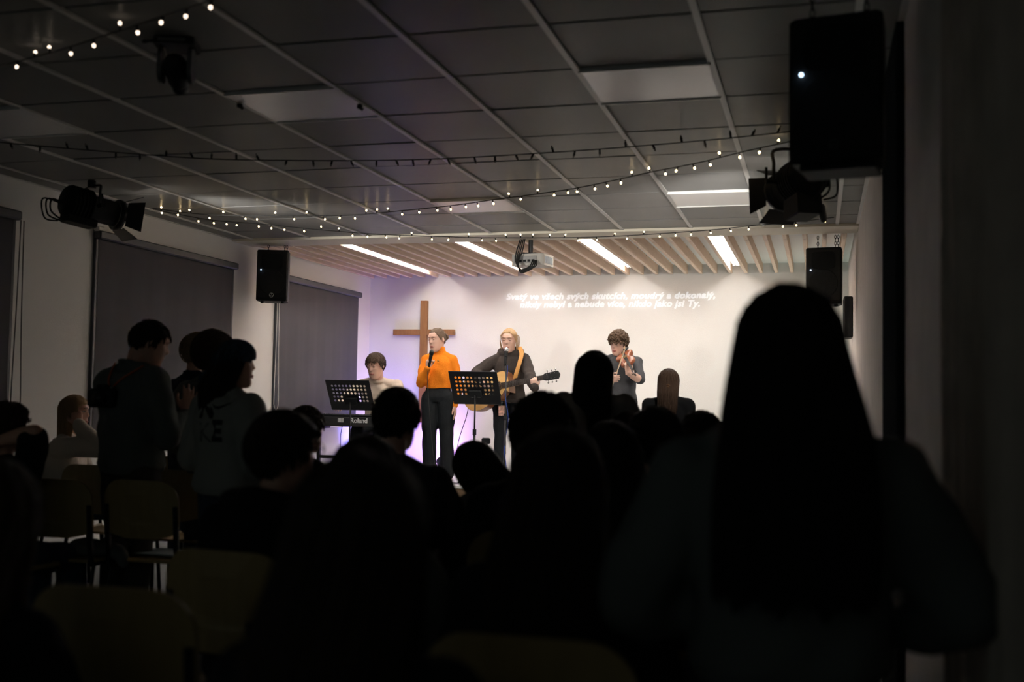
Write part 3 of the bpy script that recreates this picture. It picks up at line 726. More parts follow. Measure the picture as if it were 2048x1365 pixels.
    if face:
        for sd in (-1, 1):
            if not closed:
                e = MB().ell((sd*.032, .0775, .021), (.0120, .010, .0060), None, 12, 8); e.v = [tuple(hm @ (V(p)*hs)) for p in e.v]; eo = e.build('eye', m_eye, root, True)
                e = MB().ell((sd*.032, .0850, .0200), (.0056, .004, .0054), None, 10, 8); e.v = [tuple(hm @ (V(p)*hs)) for p in e.v]; e.build('iris', m_iris, eo, True)
            else:
                e = MB().ell((sd*.032, .0770, .021), (.0135, .0115, .0085), None, 12, 8); e.v = [tuple(hm @ (V(p)*hs)) for p in e.v]; e.build('eyelid', skin or m_skin, root, True)
            zl = -.009 if closed else .004
            e = MB().tube(smoothpath([(sd*.021, .0865, .0215+zl), (sd*.032, .0890, .0195+zl), (sd*.043, .0835, .0220+zl)], 4), .0016, 6); e.v = [tuple(hm @ (V(p)*hs)) for p in e.v]; e.build('eyelash', m_brow, root, True)
            e = MB().tube(smoothpath([(sd*.014, .098, .043), (sd*.032, .0975, .047), (sd*.048, .085, .043)], 4), .0024, 6); e.v = [tuple(hm @ (V(p)*hs)) for p in e.v]; e.build('eyebrow', face if not isinstance(face, bool) else m_brow, root, True)
        e = MB().tube(smoothpath([(-.022, .086, -.054), (-.010, .0955, -.0505), (0, .0965, -.052), (.010, .0955, -.0505), (.022, .086, -.054)], 4), .0042, 8)
        e.tube(smoothpath([(-.018, .087, -.058), (0, .0955, -.061), (.018, .087, -.058)], 4), .0048, 8)
        e.v = [tuple(hm @ (V(p)*hs)) for p in e.v]; e.build('lips', m_lip, root, True)
    if hair: hair_make(P, root, **hair)
    return P
def g_toe(J): return .12

def hairmat(n, c):
    m = mat(n, c, .55, bump=.6, bscale=500, spec=.3); return m
def hair_make(P, root, style, m, thick=.016, length=.4, vol=1.0, seed=1, tuft=.004, front=.066, strands=140, width=.095, back=.0, fringe=0, part=0, messy=1.0, narrow=1.0, clip=False):
    hm, s = P.hm, P.hs; rg = np.random.default_rng(seed)
    c0 = V((0, -.006, .028)); rx, ry, rz_ = .0785, .099, .0925
    def xf(p): return hm @ (V(p)*s)
    def cover(d):                      # how far the hair covers in direction d (unit, head frame)
        az = math.atan2(abs(d.x), d.y)     # 0 front .. pi back
        lim = np.interp(az, [0, .55, .95, 1.25, 1.75, 2.3, PI], [(front-.028)/.0925, (front-.032)/.0925, .22, -.28, -.42, -.80, -.92])
        if fringe and az < .75: lim = lim-fringe*(.8+.5*math.sin(d.x*25+1))
        return max(0, min(1, (d.z-lim)/.10+.5))
    nu, nv = 56, 34; mb = MB(); rs = []
    for k in range(nv):
        t = PI*(k+.5)/nv if 0 < k < nv-1 else (.02 if k == 0 else PI-.02); ring = []
        for i in range(nu):
            a = 2*PI*i/nu; d = V((math.sin(t)*math.sin(a), math.sin(t)*math.cos(a), math.cos(t)))
            cv = cover(d); nz = mnoise.noise(d*5+V((seed, 0, 0)))+.6*mnoise.noise(d*13+V((0, seed, 0)))
            e = thick*(.75+.35*max(d.z, 0))*vol+tuft*nz+(.0016*math.sin(d.x*70+seed)+.0012*math.sin(d.x*121) if style in ('tied', 'bun', 'halfup') else .0014*math.sin(a*26+seed)*math.sin(t))
            k_ = (1+e/.085) if cv >= 1 else (.80+cv*(.20+e/.085))
            ring.append(xf(c0+V((d.x*rx*k_, d.y*ry*k_, d.z*rz_*k_))))
        rs.append(ring)
    mb.rings(rs)
    if style in ('curly', 'tousled'):
        n = int(190*messy)
        for k in range(n):
            while True:
                d = V(rg.normal(size=3)).normalized()
                if cover(d) >= .7: break
            r = rg.uniform(.009, .017) if style == 'curly' else rg.uniform(.005, .009)
            p = c0+V((d.x*(rx+thick), d.y*(ry+thick), d.z*(rz_+thick)))
            if style == 'curly':
                u = d.orthogonal().normalized(); w_ = d.cross(u); pts = []
                for q in range(7):
                    a = q*1.1+rg.uniform(0, .4); pts.append(xf(p+(u*math.cos(a)+w_*math.sin(a))*r+d*(q*.0028-.006)))
                mb.tube(pts, [.0035, .0045, .0045, .0042, .0038, .003, .0012], 5)
            else:
                tdir = (d.orthogonal().normalized()*rg.uniform(-1, 1)+V((rg.uniform(-.6, .6), .5, -.7))*.8); tdir = (tdir-d*tdir.dot(d)*.7).normalized()
                L = rg.uniform(.025, .05); pts = [xf(p-d*.01), xf(p+tdir*L*.4+d*.004), xf(p+tdir*L*.8+d*.001), xf(p+tdir*L-d*.004+V((0, 0, -.006)))]
                mb.tube(pts, [.006, .0065, .004, .001], 5)
    if style == 'short':
        for k in range(strands):
            while True:
                d = V(rg.normal(size=3)).normalized()
                if cover(d) >= .55: break
            p = c0+V((d.x*(rx+thick*.8), d.y*(ry+thick*.8), d.z*(rz_+thick*.8)))
            tdir = V((rg.uniform(-.35, .35)+part, .75 if d.z > .35 else -.1, -.35-max(0, .5-d.z))); tdir = (tdir-d*tdir.dot(d)).normalized()
            L = rg.uniform(.02, .04)
            mb.tube([xf(p-d*.006), xf(p+tdir*L*.5+d*.004), xf(p+tdir*L+d*.001)], [.0045, .004, .001], 5)
    if style in ('long', 'halfup'):
        # smooth curtain falling from the crown down the back
        az0 = 2.15
        def S(a, t):                   # a in [-1,1] round the back, t 0 crown .. 1 tip
            ang = PI+a*az0
            tt = min(t/.35, 1); th = .12+tt*(PI*.5-.12)
            e = thick*vol
            x = math.sin(th)*math.sin(ang)*(rx+e); y = math.sin(th)*math.cos(ang)*(ry+e); z = math.cos(th)*(rz_+e)
            if t > .35:
                q = (t-.35)/.65; z -= q*length*(1-.10*abs(a)**2)
                f = 1-(1-q)**2; wx = (1-f)+f*(width/(rx+e))
                x = x*wx*(1-(1-narrow)*q); y = (y*(1-f*.30)-.010*f if y < 0 else y*(1-.55*f))-back*min(1, q*2.6)**1.3*(1 if y < .02 else .4)
            return c0+V((x, y, z))
        nu, nt = 40, 26; vs, fs = [], []
        for lay in (0, 1):
            for j in range(nt+1):
                for i in range(nu+1):
                    a = -1+2*i/nu; p = S(a, j/nt); n_ = V((p.x, p.y, 0)).normalized() if (p.x or p.y) else V((0, 0, 1))
                    rip = .0028*math.sin(a*34+seed)+.0022*math.sin(a*61+j*.3)
                    p = p+n_*(rip*min(1, j/8) if lay == 0 else -.022)
                    if j == nt: p.z += .014*math.sin(a*23+seed)+.010*math.sin(a*57)
                    vs.append(xf(p))
        N = (nu+1)*(nt+1); q = lambda l, j, i: l*N+j*(nu+1)+i
        for j in range(nt):
            for i in range(nu):
                fs.append((q(0, j, i), q(0, j, i+1), q(0, j+1, i+1), q(0, j+1, i))); fs.append((q(1, j, i), q(1, j+1, i), q(1, j+1, i+1), q(1, j, i+1)))
            fs.append((q(0, j, 0), q(0, j+1, 0), q(1, j+1, 0), q(1, j, 0))); fs.append((q(0, j, nu), q(1, j, nu), q(1, j+1, nu), q(0, j+1, nu)))
        for i in range(nu): fs.append((q(0, nt, i), q(0, nt, i+1), q(1, nt, i+1), q(1, nt, i)))
        mb.add(vs, fs)
        for k in range(strands):
            a = rg.uniform(-1, 1); t0 = rg.uniform(0, .5); t1 = rg.uniform(.75, 1.04); da = rg.normal()*.05; off = rg.uniform(-.002, .006); pts = []
            for j in range(9):
                t = t0+(t1-t0)*j/8; p = S(max(-1, min(1, a+da*j/8+.02*math.sin(j+k))), t); n_ = V((p.x, p.y, .02)).normalized(); pts.append(xf(p+n_*off))
            mb.tube(pts, [.001, .003, .0035, .0035, .0035, .003, .003, .002, .0008], 4)
    if style == 'bun':
        mb.ell(xf((0, -.135, .02)), (.030*s, .026*s, .030*s), None, 16, 10)
        mb.tube([xf((.026*math.cos(a), -.128+.004*math.sin(a*3), .02+.026*math.sin(a))) for a in [2*PI*k/14 for k in range(14)]], .010*s, 8, closed=True)
    if style == 'tied':
        mb.tube(smoothpath([xf((0, -.105, .0)), xf((0, -.135, -.03)), xf((.01, -.14, -.10)), xf((.015, -.12, -.20))], 4), [.020*s]*4+[.026*s]*4+[.02*s]*4+[.006*s], 10)
        for sd in (-1, 1):
            for k in range(8):
                mb.tube(smoothpath([xf((sd*.03, .07, .098)), xf((sd*(.066+.003*k), .068-.010*k, .06)), xf((sd*(.084+.003*k), .050-.012*k, .0)), xf((sd*(.082-.002*k), .042-.010*k, -.07-.014*k))], 5), [.0026]*14+[.002, .0008], 5)
    if style in ('short', 'bun', 'tied', 'long', 'halfup') and strands:
        for k in range(60):
            while True:
                d = V(rg.normal(size=3)).normalized()
                if cover(d) >= .95: break
            p = lambda t: c0+V((d2(t).x*(rx+thick+.001), d2(t).y*(ry+thick+.001), d2(t).z*(rz_+thick+.001)))
            ax = V((1, 0, .0)) if style != 'short' else V((.3, 1, 0)).normalized()
            d2 = lambda t: M.Rotation(t, 3, ax) @ d
            if cover(d2(.35)) > .95: mb.tube([xf(p(t)) for t in (0, .12, .24, .35)], [.0006, .0022, .0022, .0006], 4)
    ho = mb.build('hair', m, root, True)
    if clip:
        cl = MB()
        for k in range(5):
            z = -.01-.016*k
            cl.tube(smoothpath([xf((-.004, -.128, z+.004)), xf((.0, -.150, z)), xf((.018, -.150, z-.004)), xf((.024, -.126, z-.006))], 3), .0028*s, 5)
        cl.build('hair_clip', mat('brown hair clip', (.25, .12, .05), .35), root)
    return ho

# ------------------------------------------------------------------ materials of the people
h_black = hairmat('black hair', (.010, .008, .007)); h_dark = hairmat('dark brown hair', (.022, .014, .010)); h_brown = hairmat('brown hair', (.06, .035, .022))
h_lbrown = hairmat('light brown hair', (.16, .095, .05)); h_blond = hairmat('blond hair', (.48, .31, .16)); h_curl = hairmat('chestnut hair', (.085, .05, .028))
c_black = cloth('black cloth', (.010, .010, .011)); c_char = cloth('charcoal cloth', (.028, .026, .027)); c_navy = cloth('navy cloth', (.02, .025, .045))
c_grey = cloth('grey knit', (.12, .125, .12)); c_lgrey = cloth('light grey cloth', (.20, .20, .195)); c_teal = cloth('grey green sweater', (.115, .125, .12)); c_cream = cloth('cream knit', (.62, .54, .46))
c_beige = cloth('beige jumper', (.64, .54, .44)); c_orange = cloth('orange wool', (.85, .24, .015), bump=.6); c_hood = cloth('washed black hoodie', (.038, .030, .027)); c_denim = cloth('denim', (.05, .065, .09))
c_shirt = cloth('slate denim shirt', (.060, .062, .068)); c_band = cloth('bandana blue', (.03, .05, .075), var=.7, vscale=45); c_white = cloth('pale sweatshirt', (.30, .30, .28)); c_blackpants = cloth('black trousers', (.012, .014, .016)); c_brown = cloth('taupe knit', (.27, .24, .22))
c_plaid = plaidmat('dark plaid', (.016, .014, .014), (.05, .035, .03), (.025, .03, .035)); c_olive = cloth('olive trousers', (.055, .05, .042))

# ================================================================== THE BAND ON STAGE
W2 = lambda p: V(p)
# --- singer in orange
ps = onY(879, 700, 11.5); sx_ = ps.x
mic_top = onY(863, 704, 11.24)
sing_loc = V((sx_, 11.5, STZ)); rzS = PI+.05
tmpinv = (M.Translation(sing_loc) @ M.Rotation(rzS, 4, 'Z')).inverted()
sing = person('woman in orange turtleneck sweater singing into a hand held microphone', sing_loc, rzS, 1.675, pose=dict(
    wrR=tuple(tmpinv @ onY(855, 733, 11.27)), wrL=(-.20, .03, .845), eR=(.45, -.3, -1), eL=(-.4, -1, 0), anR=(.085, .02, .075), anL=(-.115, -.02, .075)),
    skin=m_skin2, top=c_orange, bottom=c_blackpants, hair=dict(style='bun', m=hairmat('ash brown hair', (.13, .085, .055)), thick=.006, tuft=.001, front=.085, strands=1, seed=3), face=hairmat('ash brow', (.14, .08, .05)), closed=True, vx=.0058, head=(-.50, -.16, .02), female=True,
    hands=dict(R=dict(d=(-.12, .05, 1), n=(-.95, .35, .1), curl=(1.5, 1.5, 1.5, 1.5), thumb=1.0), L=dict(d=(-.12, .12, -1), n=(.9, 0, .1), curl=(.2, .25, .3, .35), thumb=.3)),
    build=.95, hem=.22, infl=.016, fold=.008, hscale=1.10, legw=.026, turtleneck=True, topvx=.008, shoes=(.03, .03, .03))
mic_dir = V((.10, .10, 1)).normalized()
def handmic(name, tip, axis, lab, gm):
    axis = V(axis).normalized(); x = axis.orthogonal().normalized(); y = axis.cross(x)
    o = empty(name, None, label=lab, cat='microphone', mw=basis(x, y, axis, V(tip)))
    MB().ell((0, 0, -.02), (.0255, .0255, .027), None, 16, 10).build('grille', gm, o, True)
    MB().cyl((0, 0, -.032), (0, 0, -.042), .0265, .025, 18).build('grille_ring', m_chrome if gm is m_chrome else m_black, o, True)
    MB().tube([(0, 0, -.04), (0, 0, -.06), (0, 0, -.19), (0, 0, -.20)], [.021, .020, .013, .011], 14).build('handle', m_black, o, True)
    return o
m_micg = mat('grille dark', (.035, .035, .035), .4, .5)
tip = onY(864, 701, 11.22); ax = (onY(864, 701, 11.22)-onY(857, 738, 11.26))
hm_ = handmic('microphone', tip, ax, 'black microphone held by the woman in orange', m_micg)
mend = tip-ax.normalized()*.19
p_ = mend
cb = empty('microphone_cable', (mend.x, mend.y, STZ), 0, 'thin black cable running down from the hand held microphone', 'cable')
MB().tube([V(q)-cb.location for q in smoothpath([mend, mend+V((-.01, -.01, -.12)), mend+V((.02, -.03, -.40)), V((mend.x+.05, 11.26, STZ+.45)), V((mend.x+.12, 11.24, STZ+.1)), V((mend.x+.2, 11.22, STZ+.012)), V((mend.x+.5, 11.25, STZ+.008)), V((mend.x+.75, 11.3, STZ+.008))], 8)], .0042, 6).build('cable', m_cable, cb, True)
# necklace pendant is part of the singer
nk = sing.inv @ onY(876, 722, 11.36)
MB().ell(nk, (.009, .006, .012)).build('pendant', mat('brass', (.5, .3, .1), .3, 1), sing.root, True)

# --- guitarist
gl = onY(1022, 700, 11.75); gloc = V((gl.x-.01, 11.75, STZ)); rzG = PI+.10
gi = (M.Translation(gloc) @ M.Rotation(rzG, 4, 'Z')).inverted()
sh_w = onY(994, 774, 11.54); hd_w = onY(1110, 751, 11.30)
gdir = (hd_w-sh_w).normalized()
fret_w = sh_w+gdir*.50
guit = person('blonde woman in black hoodie playing an acoustic guitar at the microphone', gloc, rzG, 1.69, pose=dict(
    wrR=tuple(gi @ (sh_w+V((-.13, -.11, .05)))), wrL=tuple(gi @ (fret_w+V((.02, -.055, -.085)))), eR=(1, .0, -.35), eL=(-.7, .0, -1)),
    skin=m_skin2, top=c_hood, bottom=c_blackpants, hair=dict(style='tied', m=h_blond, thick=.005, tuft=.0015, front=.080, strands=1, seed=4), face=hairmat('blond brow', (.30, .19, .10)), closed=True, vx=.0058, head=(-.12, -.20, .0), female=True,
    hands=dict(L=dict(d=(.15, .05, 1), n=(.15, -.9, .1), curl=(1.0, 1.1, 1.15, 1.2), thumb=.7, spread=.15), R=dict(curl=(.8, .9, .9, .9))),
    infl=.026, hem=-.10, fold=.012, hood=True, topvx=.009, hscale=1.10)
def guitar(o):
    # local: x along the neck from the sound hole, z across the body, y thickness (front at -y)
    half = [(-.415, 0), (-.412, .06), (-.392, .125), (-.35, .172), (-.29, .196), (-.22, .198), (-.15, .178), (-.09, .148), (-.045, .134), (-.0, .134), (.045, .142), (.085, .142), (.115, .125), (.135, .09), (.142, .04), (.142, .03)]
    upper = [(x, z) for x, z in half]
    lower = [(x, -z) for x, z in half[1:11]]+[(.02, -.125), (.055, -.085), (.085, -.050), (.115, -.055), (.138, -.075), (.142, -.03)]
    poly = upper+lower[::-1]
    body = MB(); body.prism(poly, 0, .10); body.xf(M(((1, 0, 0, 0), (0, 0, 1, -.0), (0, 1, 0, 0), (0, 0, 0, 1))))
    fixn(body.build('body', mat('guitar sides', (.20, .075, .03), .3), o))
    sb = MB(); sb.prism([(x*.985-.002, z*.985) for x, z in poly], -.003, .001); sb.xf(M(((1, 0, 0, 0), (0, 0, 1, 0), (0, 1, 0, 0), (0, 0, 0, 1))))
    fixn(sb.build('soundboard', woodmat('spruce top', (.72, .42, .15), (.80, .50, .20), 'X', 6, False, .3), o))
    Y = lambda p: (p[0], p[1], p[2])
    MB().cyl((0, -.004, 0), (0, -.0035, 0), .05, seg=28).build('sound_hole', mat('sound hole dark', (.01, .008, .006), .9), o)
    MB().tube(circ((0, -.004, 0), (1, 0, 0), (0, 0, 1), .056, 28), .003, 5, closed=True).build('rosette', mat('rosette', (.06, .03, .015), .4), o)
    pg = MB(); pg.prism([(-.055, -.03), (-.03, -.055), (.03, -.06), (.045, -.09), (.02, -.118), (-.05, -.118), (-.10, -.095), (-.095, -.06)], .0035, .006); pg.xf(M(((1, 0, 0, 0), (0, 0, -1, 0), (0, 1, 0, 0), (0, 0, 0, 1))))
    fixn(pg.build('pickguard', m_black, o))
    MB().box((-.245, -.014, -.075), (-.215, -.003, .075), .003).build('bridge', mat('rosewood', (.035, .018, .012), .4), o)
    nk = MB(); nk.loft([V((.10, .016, 0)), V((.3, .012, 0)), V((.535, .010, 0))], [V((0, 0, 1))]*3, [V((0, 1, 0))]*3, [.028, .025, .022], [.018, .015, .013], 16, 2.2); nk.build('neck', mat('mahogany neck', (.16, .065, .03), .35), o, True)
    MB().add([(.055, -.009, -.029), (.535, -.009, -.0215), (.535, -.009, .0215), (.055, -.009, .029), (.055, -.001, -.029), (.535, -.001, -.0215), (.535, -.001, .0215), (.055, -.001, .029)], [(0, 1, 2, 3), (7, 6, 5, 4), (0, 4, 5, 1), (1, 5, 6, 2), (2, 6, 7, 3), (3, 7, 4, 0)]).build('fingerboard', mat('fingerboard', (.03, .018, .013), .5), o)
    x = .535; L = .66
    fr = MB()
    for k in range(1, 19):
        xx = .535-L*(1-2**(-k/12))
        if xx > .06: fr.box((xx-.001, -.0105, -.024), (xx+.001, -.0088, .024))
    f_ = fr.build('frets', m_chrome, o); f_['kind'] = 'stuff'
    hdm = MB(); hdm.prism([(.53, -.022), (.56, -.034), (.70, -.038), (.715, -.015), (.72, 0), (.715, .015), (.70, .038), (.56, .034), (.53, .022)], -.006, .010); hdm.xf(M(((1, 0, 0, 0), (0, 0, 1, 0), (0, 1, 0, 0), (0, 0, 0, 1))))
    fixn(hdm.build('headstock', m_black, o))
    for k in range(3):
        for s in (-1, 1):
            q = MB().cyl((.585+k*.045, -.016, s*.022), (.585+k*.045, -.004, s*.022), .004, seg=8).tube([(.585+k*.045, .004, s*.034), (.585+k*.045, .004, s*.052)], .003, 6).ell((.585+k*.045, .004, s*.058), (.010, .004, .008), None, 10, 6)
            q.build('tuning_peg', m_chrome, o)
    for k in range(6):
        z = -.018+k*.0072
        MB().tube([(-.23, -.016, z*1.5), (.535, -.0125, z), (.60, -.012, z)], .0007, 4).build('string', m_chrome, o)
gx = gdir; gy = V((.12, 1, -.12)); gy = (gy-gx*gy.dot(gx)).normalized(); gz = gx.cross(gy)
gt = empty('acoustic_guitar', None, label='cutaway acoustic guitar with pale top slung on the blonde woman', cat='guitar', mw=basis(gx, gy, gz, sh_w) @ M.Diagonal((1.14, 1.14, 1.14, 1)))
guitar(gt)
# strap from the shoulder to the body
ig = gt.matrix_world.inverted()
sp = [onY(1043, 706, 11.67), onY(1040, 722, 11.60), onY(1033, 745, 11.56), onY(1030, 757, 11.56)]
spb = [guit.mw @ V((-.13, -.10, 1.40)), guit.mw @ V((-.10, -.0, 1.50))]
path = smoothpath([ig @ p for p in (spb[0], spb[1], *sp)], 6); vs = []
wd = (ig.to_3x3() @ V((1, 0, .25))).normalized()
for p in path: vs += [p-wd*.022, p+wd*.022, p+wd*.022+V((0, .003, 0)), p-wd*.022+V((0, .003, 0))]
n = len(path)
MB().add(vs, [(4*i+a, 4*i+(a+1) % 4, 4*i+4+(a+1) % 4, 4*i+4+a) for i in range(n-1) for a in range(4)]).build('strap', mat('tan leather', (.48, .22, .045), .6), gt)
# badge on her hip
bd = guit.inv @ onY(1003, 822, 11.56)
MB().box(bd-V((.033, .003, .055)), bd+V((.033, .003, .055)), .002).build('badge', mat('badge print', (.6, .35, .28), .5, var=.6, vscale=40), guit.root)
MB().tube([bd+V((0, 0, .055)), bd+V((.0, -.02, .12))], .006, 6).build('badge_strap', mat('green strap', (.02, .12, .07), .6), guit.root)

# --- mic on stand with blue cable
mt_ = onY(1013, 696, 11.38); mx, my = mt_.x+.005, 11.36
ms = empty('microphone_stand', (mx, my, STZ), 0, 'black microphone stand with blue cable in front of the guitarist', 'stand')
hz = mt_.z-.10-STZ
MB().cyl((0, 0, .02), (0, 0, hz), .0085, seg=12).build('upper_tube', m_blackmetal, ms, True)
MB().cyl((0, 0, .05), (0, 0, .72), .0125, seg=12).build('lower_tube', m_blackmetal, ms, True)
MB().cyl((0, 0, .70), (0, 0, .76), .019, seg=12).build('clutch', m_black, ms)
for k in range(3):
    a = 2*PI*k/3+.4
    MB().tube([(0, 0, .11), (.28*math.cos(a), .28*math.sin(a), .012)], .008, 6).build('leg', m_blackmetal, ms)
MB().tube([(0, 0, hz-.02), (0, -.012, hz+.015)], .016, 10).build('mic_clip', m_black, ms)
handmic('microphone', mt_, V((0, .25, 1)), 'silver topped microphone on the stand before the blonde guitarist', m_chrome)
hlx = []
for k in range(60):
    t = k/59; a = t*14
    hlx.append((.016*math.cos(a)+(.03*math.sin(t*PI*1)*.6), .016*math.sin(a)-.004, hz-.09-t*(hz-.12)))
bcb = empty('blue_cable', (mx, my, STZ), 0, 'blue cable twisted down the microphone stand', 'cable')
MB().tube(hlx+[(.05, -.03, .012), (.3, .05, .008), (.6, .25, .008)], .0048, 6).build('cable', m_bluecable, bcb, True)

# --- violinist
vl = onY(1243, 700, 11.65); vloc = V((vl.x, 11.65, STZ)); rzV = PI-.18
vi = (M.Translation(vloc) @ M.Rotation(rzV, 4, 'Z')).inverted()
v_chin = onY(1247, 709, 11.47); v_scr = onY(1266, 742, 11.02)
vdir = (v_scr-v_chin).normalized()
vh = onY(1251, 735, 11.18)
viol = person('young man in dark short sleeved shirt playing the violin', vloc, rzV, 1.675, pose=dict(
    wrL=tuple(vi @ onY(1256, 742, 11.20)), wrR=tuple(vi @ onY(1222, 752, 11.24)), eL=(-.55, .05, -1), eR=(1, .1, -.5), hd=(.0, .045, 1.578)),
    skin=m_skin2, top=c_shirt, bottom=c_blackpants, hair=dict(style='tousled', m=h_curl, thick=.016, tuft=.006, front=.062, seed=6, messy=1.5, fringe=.32), face=h_curl, closed=True, vx=.0058, head=(-.30, -.34, -.10),
    hands=dict(L=dict(d=(-.05, .1, 1), n=(.6, -.5, .3), curl=(1.2, 1.2, 1.2, 1.2), thumb=.6), R=dict(curl=(.9, 1, 1, 1))), sleeve=.50, infl=.014, fold=.008, collar=True, hem=-.12, topvx=.008, hscale=1.08)
def fiddle(o):
    half = [(-.0, 0), (.004, .035), (.03, .075), (.075, .100), (.12, .090), (.15, .062), (.18, .055), (.215, .058), (.24, .075), (.28, .083), (.32, .070), (.345, .038), (.355, .018)]
    poly = half+[(x, -y) for x, y in half[::-1] if y > 0]
    n_ = len(poly); mv = mat('violin varnish', (.20, .05, .014), .38, var=.3, vscale=14)
    cx_ = .18
    rs = [[(cx_+(x-cx_)*k, y*k, z) for x, y in poly] for z, k in ((-.030, .55), (-.022, .97), (-.018, 1.0), (.012, 1.0), (.016, .97), (.028, .5))]
    MB().rings(rs).build('body', mv, o, True)
    MB().add([(.13, -.012, .030), (.60, -.012, .030), (.60, .012, .030), (.13, .012, .030), (.13, -.016, .036), (.60, -.010, .034), (.60, .010, .034), (.13, .016, .036)], [(3, 2, 1, 0), (4, 5, 6, 7), (0, 1, 5, 4), (1, 2, 6, 5), (2, 3, 7, 6), (3, 0, 4, 7)]).build('fingerboard', m_black, o)
    MB().loft([V((.34, 0, .012)), V((.48, 0, .020)), V((.60, 0, .022))], [V((0, 1, 0))]*3, [V((0, 0, 1))]*3, [.014, .011, .010], [.016, .010, .009], 12).build('neck', mv, o, True)
    MB().tube(smoothpath([(.60, 0, .022), (.65, 0, .018), (.69, 0, .004), (.70, 0, .02), (.685, 0, .026)], 5), .010, 8).build('scroll', mat('scroll dark', (.06, .03, .02), .3), o, True)
    for k in range(4): MB().tube([(.615+k*.016, -.028 if k % 2 else .028, .016), (.615+k*.016, 0, .016)], .0045, 6).build('tuning_peg', m_black, o)
    MB().box((.215, -.022, .026), (.219, .022, .055)).build('bridge', mat('maple bridge', (.6, .42, .22), .5), o)
    MB().add([(.03, -.008, .030), (.15, -.018, .040), (.15, .018, .040), (.03, .008, .030), (.03, -.008, .036), (.15, -.018, .046), (.15, .018, .046), (.03, .008, .036)], [(3, 2, 1, 0), (4, 5, 6, 7), (0, 1, 5, 4), (1, 2, 6, 5), (2, 3, 7, 6), (3, 0, 4, 7)]).build('tailpiece', m_black, o)
    MB().ell((.02, .05, .035), (.035, .035, .012), None, 14, 8).build('chin_rest', m_black, o, True)
    for k in range(4): MB().tube([(.15, -.009+.006*k, .045), (.217, -.012+.008*k, .057), (.60, -.006+.004*k, .037)], .0006, 4).build('string', m_chrome, o)
fx = vdir; fz = V((-.55, -.25, .9)); fz = (fz-fx*fz.dot(fx)).normalized(); fy = fz.cross(fx)
vo = empty('violin', None, label='reddish brown violin held under the chin of the young man', cat='violin', mw=basis(fx, fy, fz, v_chin-fx*.03))
fiddle(vo)
b0 = onY(1250, 694, 11.28); b1 = onY(1226, 764, 11.20)
bw = empty('violin_bow', None, label='thin violin bow slanting across the violin', cat='bow', mw=M.Translation(b0))
bv = (b1-b0); bv = bv.normalized()*.70
MB().tube(smoothpath([(0, 0, 0), bv*.5+V((.008, -.008, 0)), bv], 6), .0042, 6).build('stick', mat('bow stick', (.45, .27, .13), .35), bw, True)
MB().tube([V((.012, -.012, -.004)), bv+V((.014, -.014, 0))], .0022, 4).build('bow_hair', mat('bow hair', (.75, .7, .6), .6), bw)
MB().box(bv*.93+V((-.008, -.02, -.02)), bv*.93+V((.016, .004, .02)), .003).build('frog', m_black, bw)

# --- keyboard player
kb_c = V((-4.80, 11.03, 0)); KZ = 1.07
kl = onY(748, 740, 11.5); kloc = V((kl.x+.03, 11.62, STZ)); rzK = PI+.12
ki = (M.Translation(kloc) @ M.Rotation(rzK, 4, 'Z')).inverted()
keyp = person('young man in beige jumper seated at the keyboard looking down', kloc, rzK, 1.42, sit=True, pose=dict(
    wrL=tuple(ki @ V((kl.x+.24, 11.17, KZ+.03))), wrR=tuple(ki @ V((kl.x-.20, 11.17, KZ+.03))), nek=(0, .06, .99), shL=(-.19, .05, .955), shR=(.19, .05, .955), hd=(0, .115, 1.160), eL=(-.7, -.6, -.4), eR=(.7, -.6, -.4)),
    skin=m_skin2, top=c_beige, bottom=c_blackpants, hair=dict(style='short', m=h_brown, thick=.014, tuft=.003, front=.066, seed=9, fringe=.22, strands=320), face=h_brown, closed=True, vx=.0058, head=(-.28, -.28, 0),
    hands=dict(L=dict(d=(0, 1, -.15), n=(0, -.2, -1), curl=(.5, .55, .6, .6)), R=dict(d=(0, 1, -.15), n=(0, -.2, -1), curl=(.5, .55, .6, .6))), infl=.014, fold=.009, topvx=.008, hscale=1.10)
bn = empty('piano_bench', (kloc.x, kloc.y+.04, STZ), 0, 'black padded bench under the keyboard player', 'bench')
MB().box((-.26, -.16, .40), (.26, .16, .485), .02).build('seat_pad', m_black, bn)
for sx in (-1, 1):
    for sy in (-1, 1): MB().box((sx*.22-.02, sy*.12-.02, 0), (sx*.22+.02, sy*.12+.02, .40), .003).build('leg', m_blackmetal, bn)
kb = empty('keyboard_piano', (kb_c.x, kb_c.y, KZ-.13), 0, 'dark stage piano with white lettering on its back, in front of the man in beige', 'keyboard')
hw = .575
MB().box((-hw, -.13, 0), (hw, .17, .105), .008).build('case', mat('keyboard case', (.022, .022, .023), .45), kb)
MB().box((-hw+.01, -.12, .105), (hw-.01, .0, .128), .006).build('control_panel', m_black, kb)
mw_ = MB(); nw = 43
for k in range(nw): mw_.box((-hw+.05+k*.0248, .01, .100), (-hw+.05+k*.0248+.0236, .165, .121))
o_ = mw_.build('white_keys', mat('ivory', (.75, .74, .7), .3), kb); o_['kind'] = 'stuff'
mk_ = MB()
for k in range(nw-1):
    if k % 7 in (0, 1, 3, 4, 5): mk_.box((-hw+.05+k*.0248+.018, .01, .118), (-hw+.05+k*.0248+.030, .105, .133))
o_ = mk_.build('black_keys', m_black, kb); o_['kind'] = 'stuff'
tx = text('Roland', .072, m_silver, kb, 'lettering', .0008, .0022, 0, 1.0); tx.rotation_euler = (PI/2, 0, 0)
c_ = onY(713, 823, 10.9); tx.location = (c_.x-kb_c.x+.03, -.1312, .066)
lg = MB()
for k in range(5): lg.box((c_.x-kb_c.x-.215+k*.0135, -.1315, .045), (c_.x-kb_c.x-.205+k*.0135, -.1303, .090))
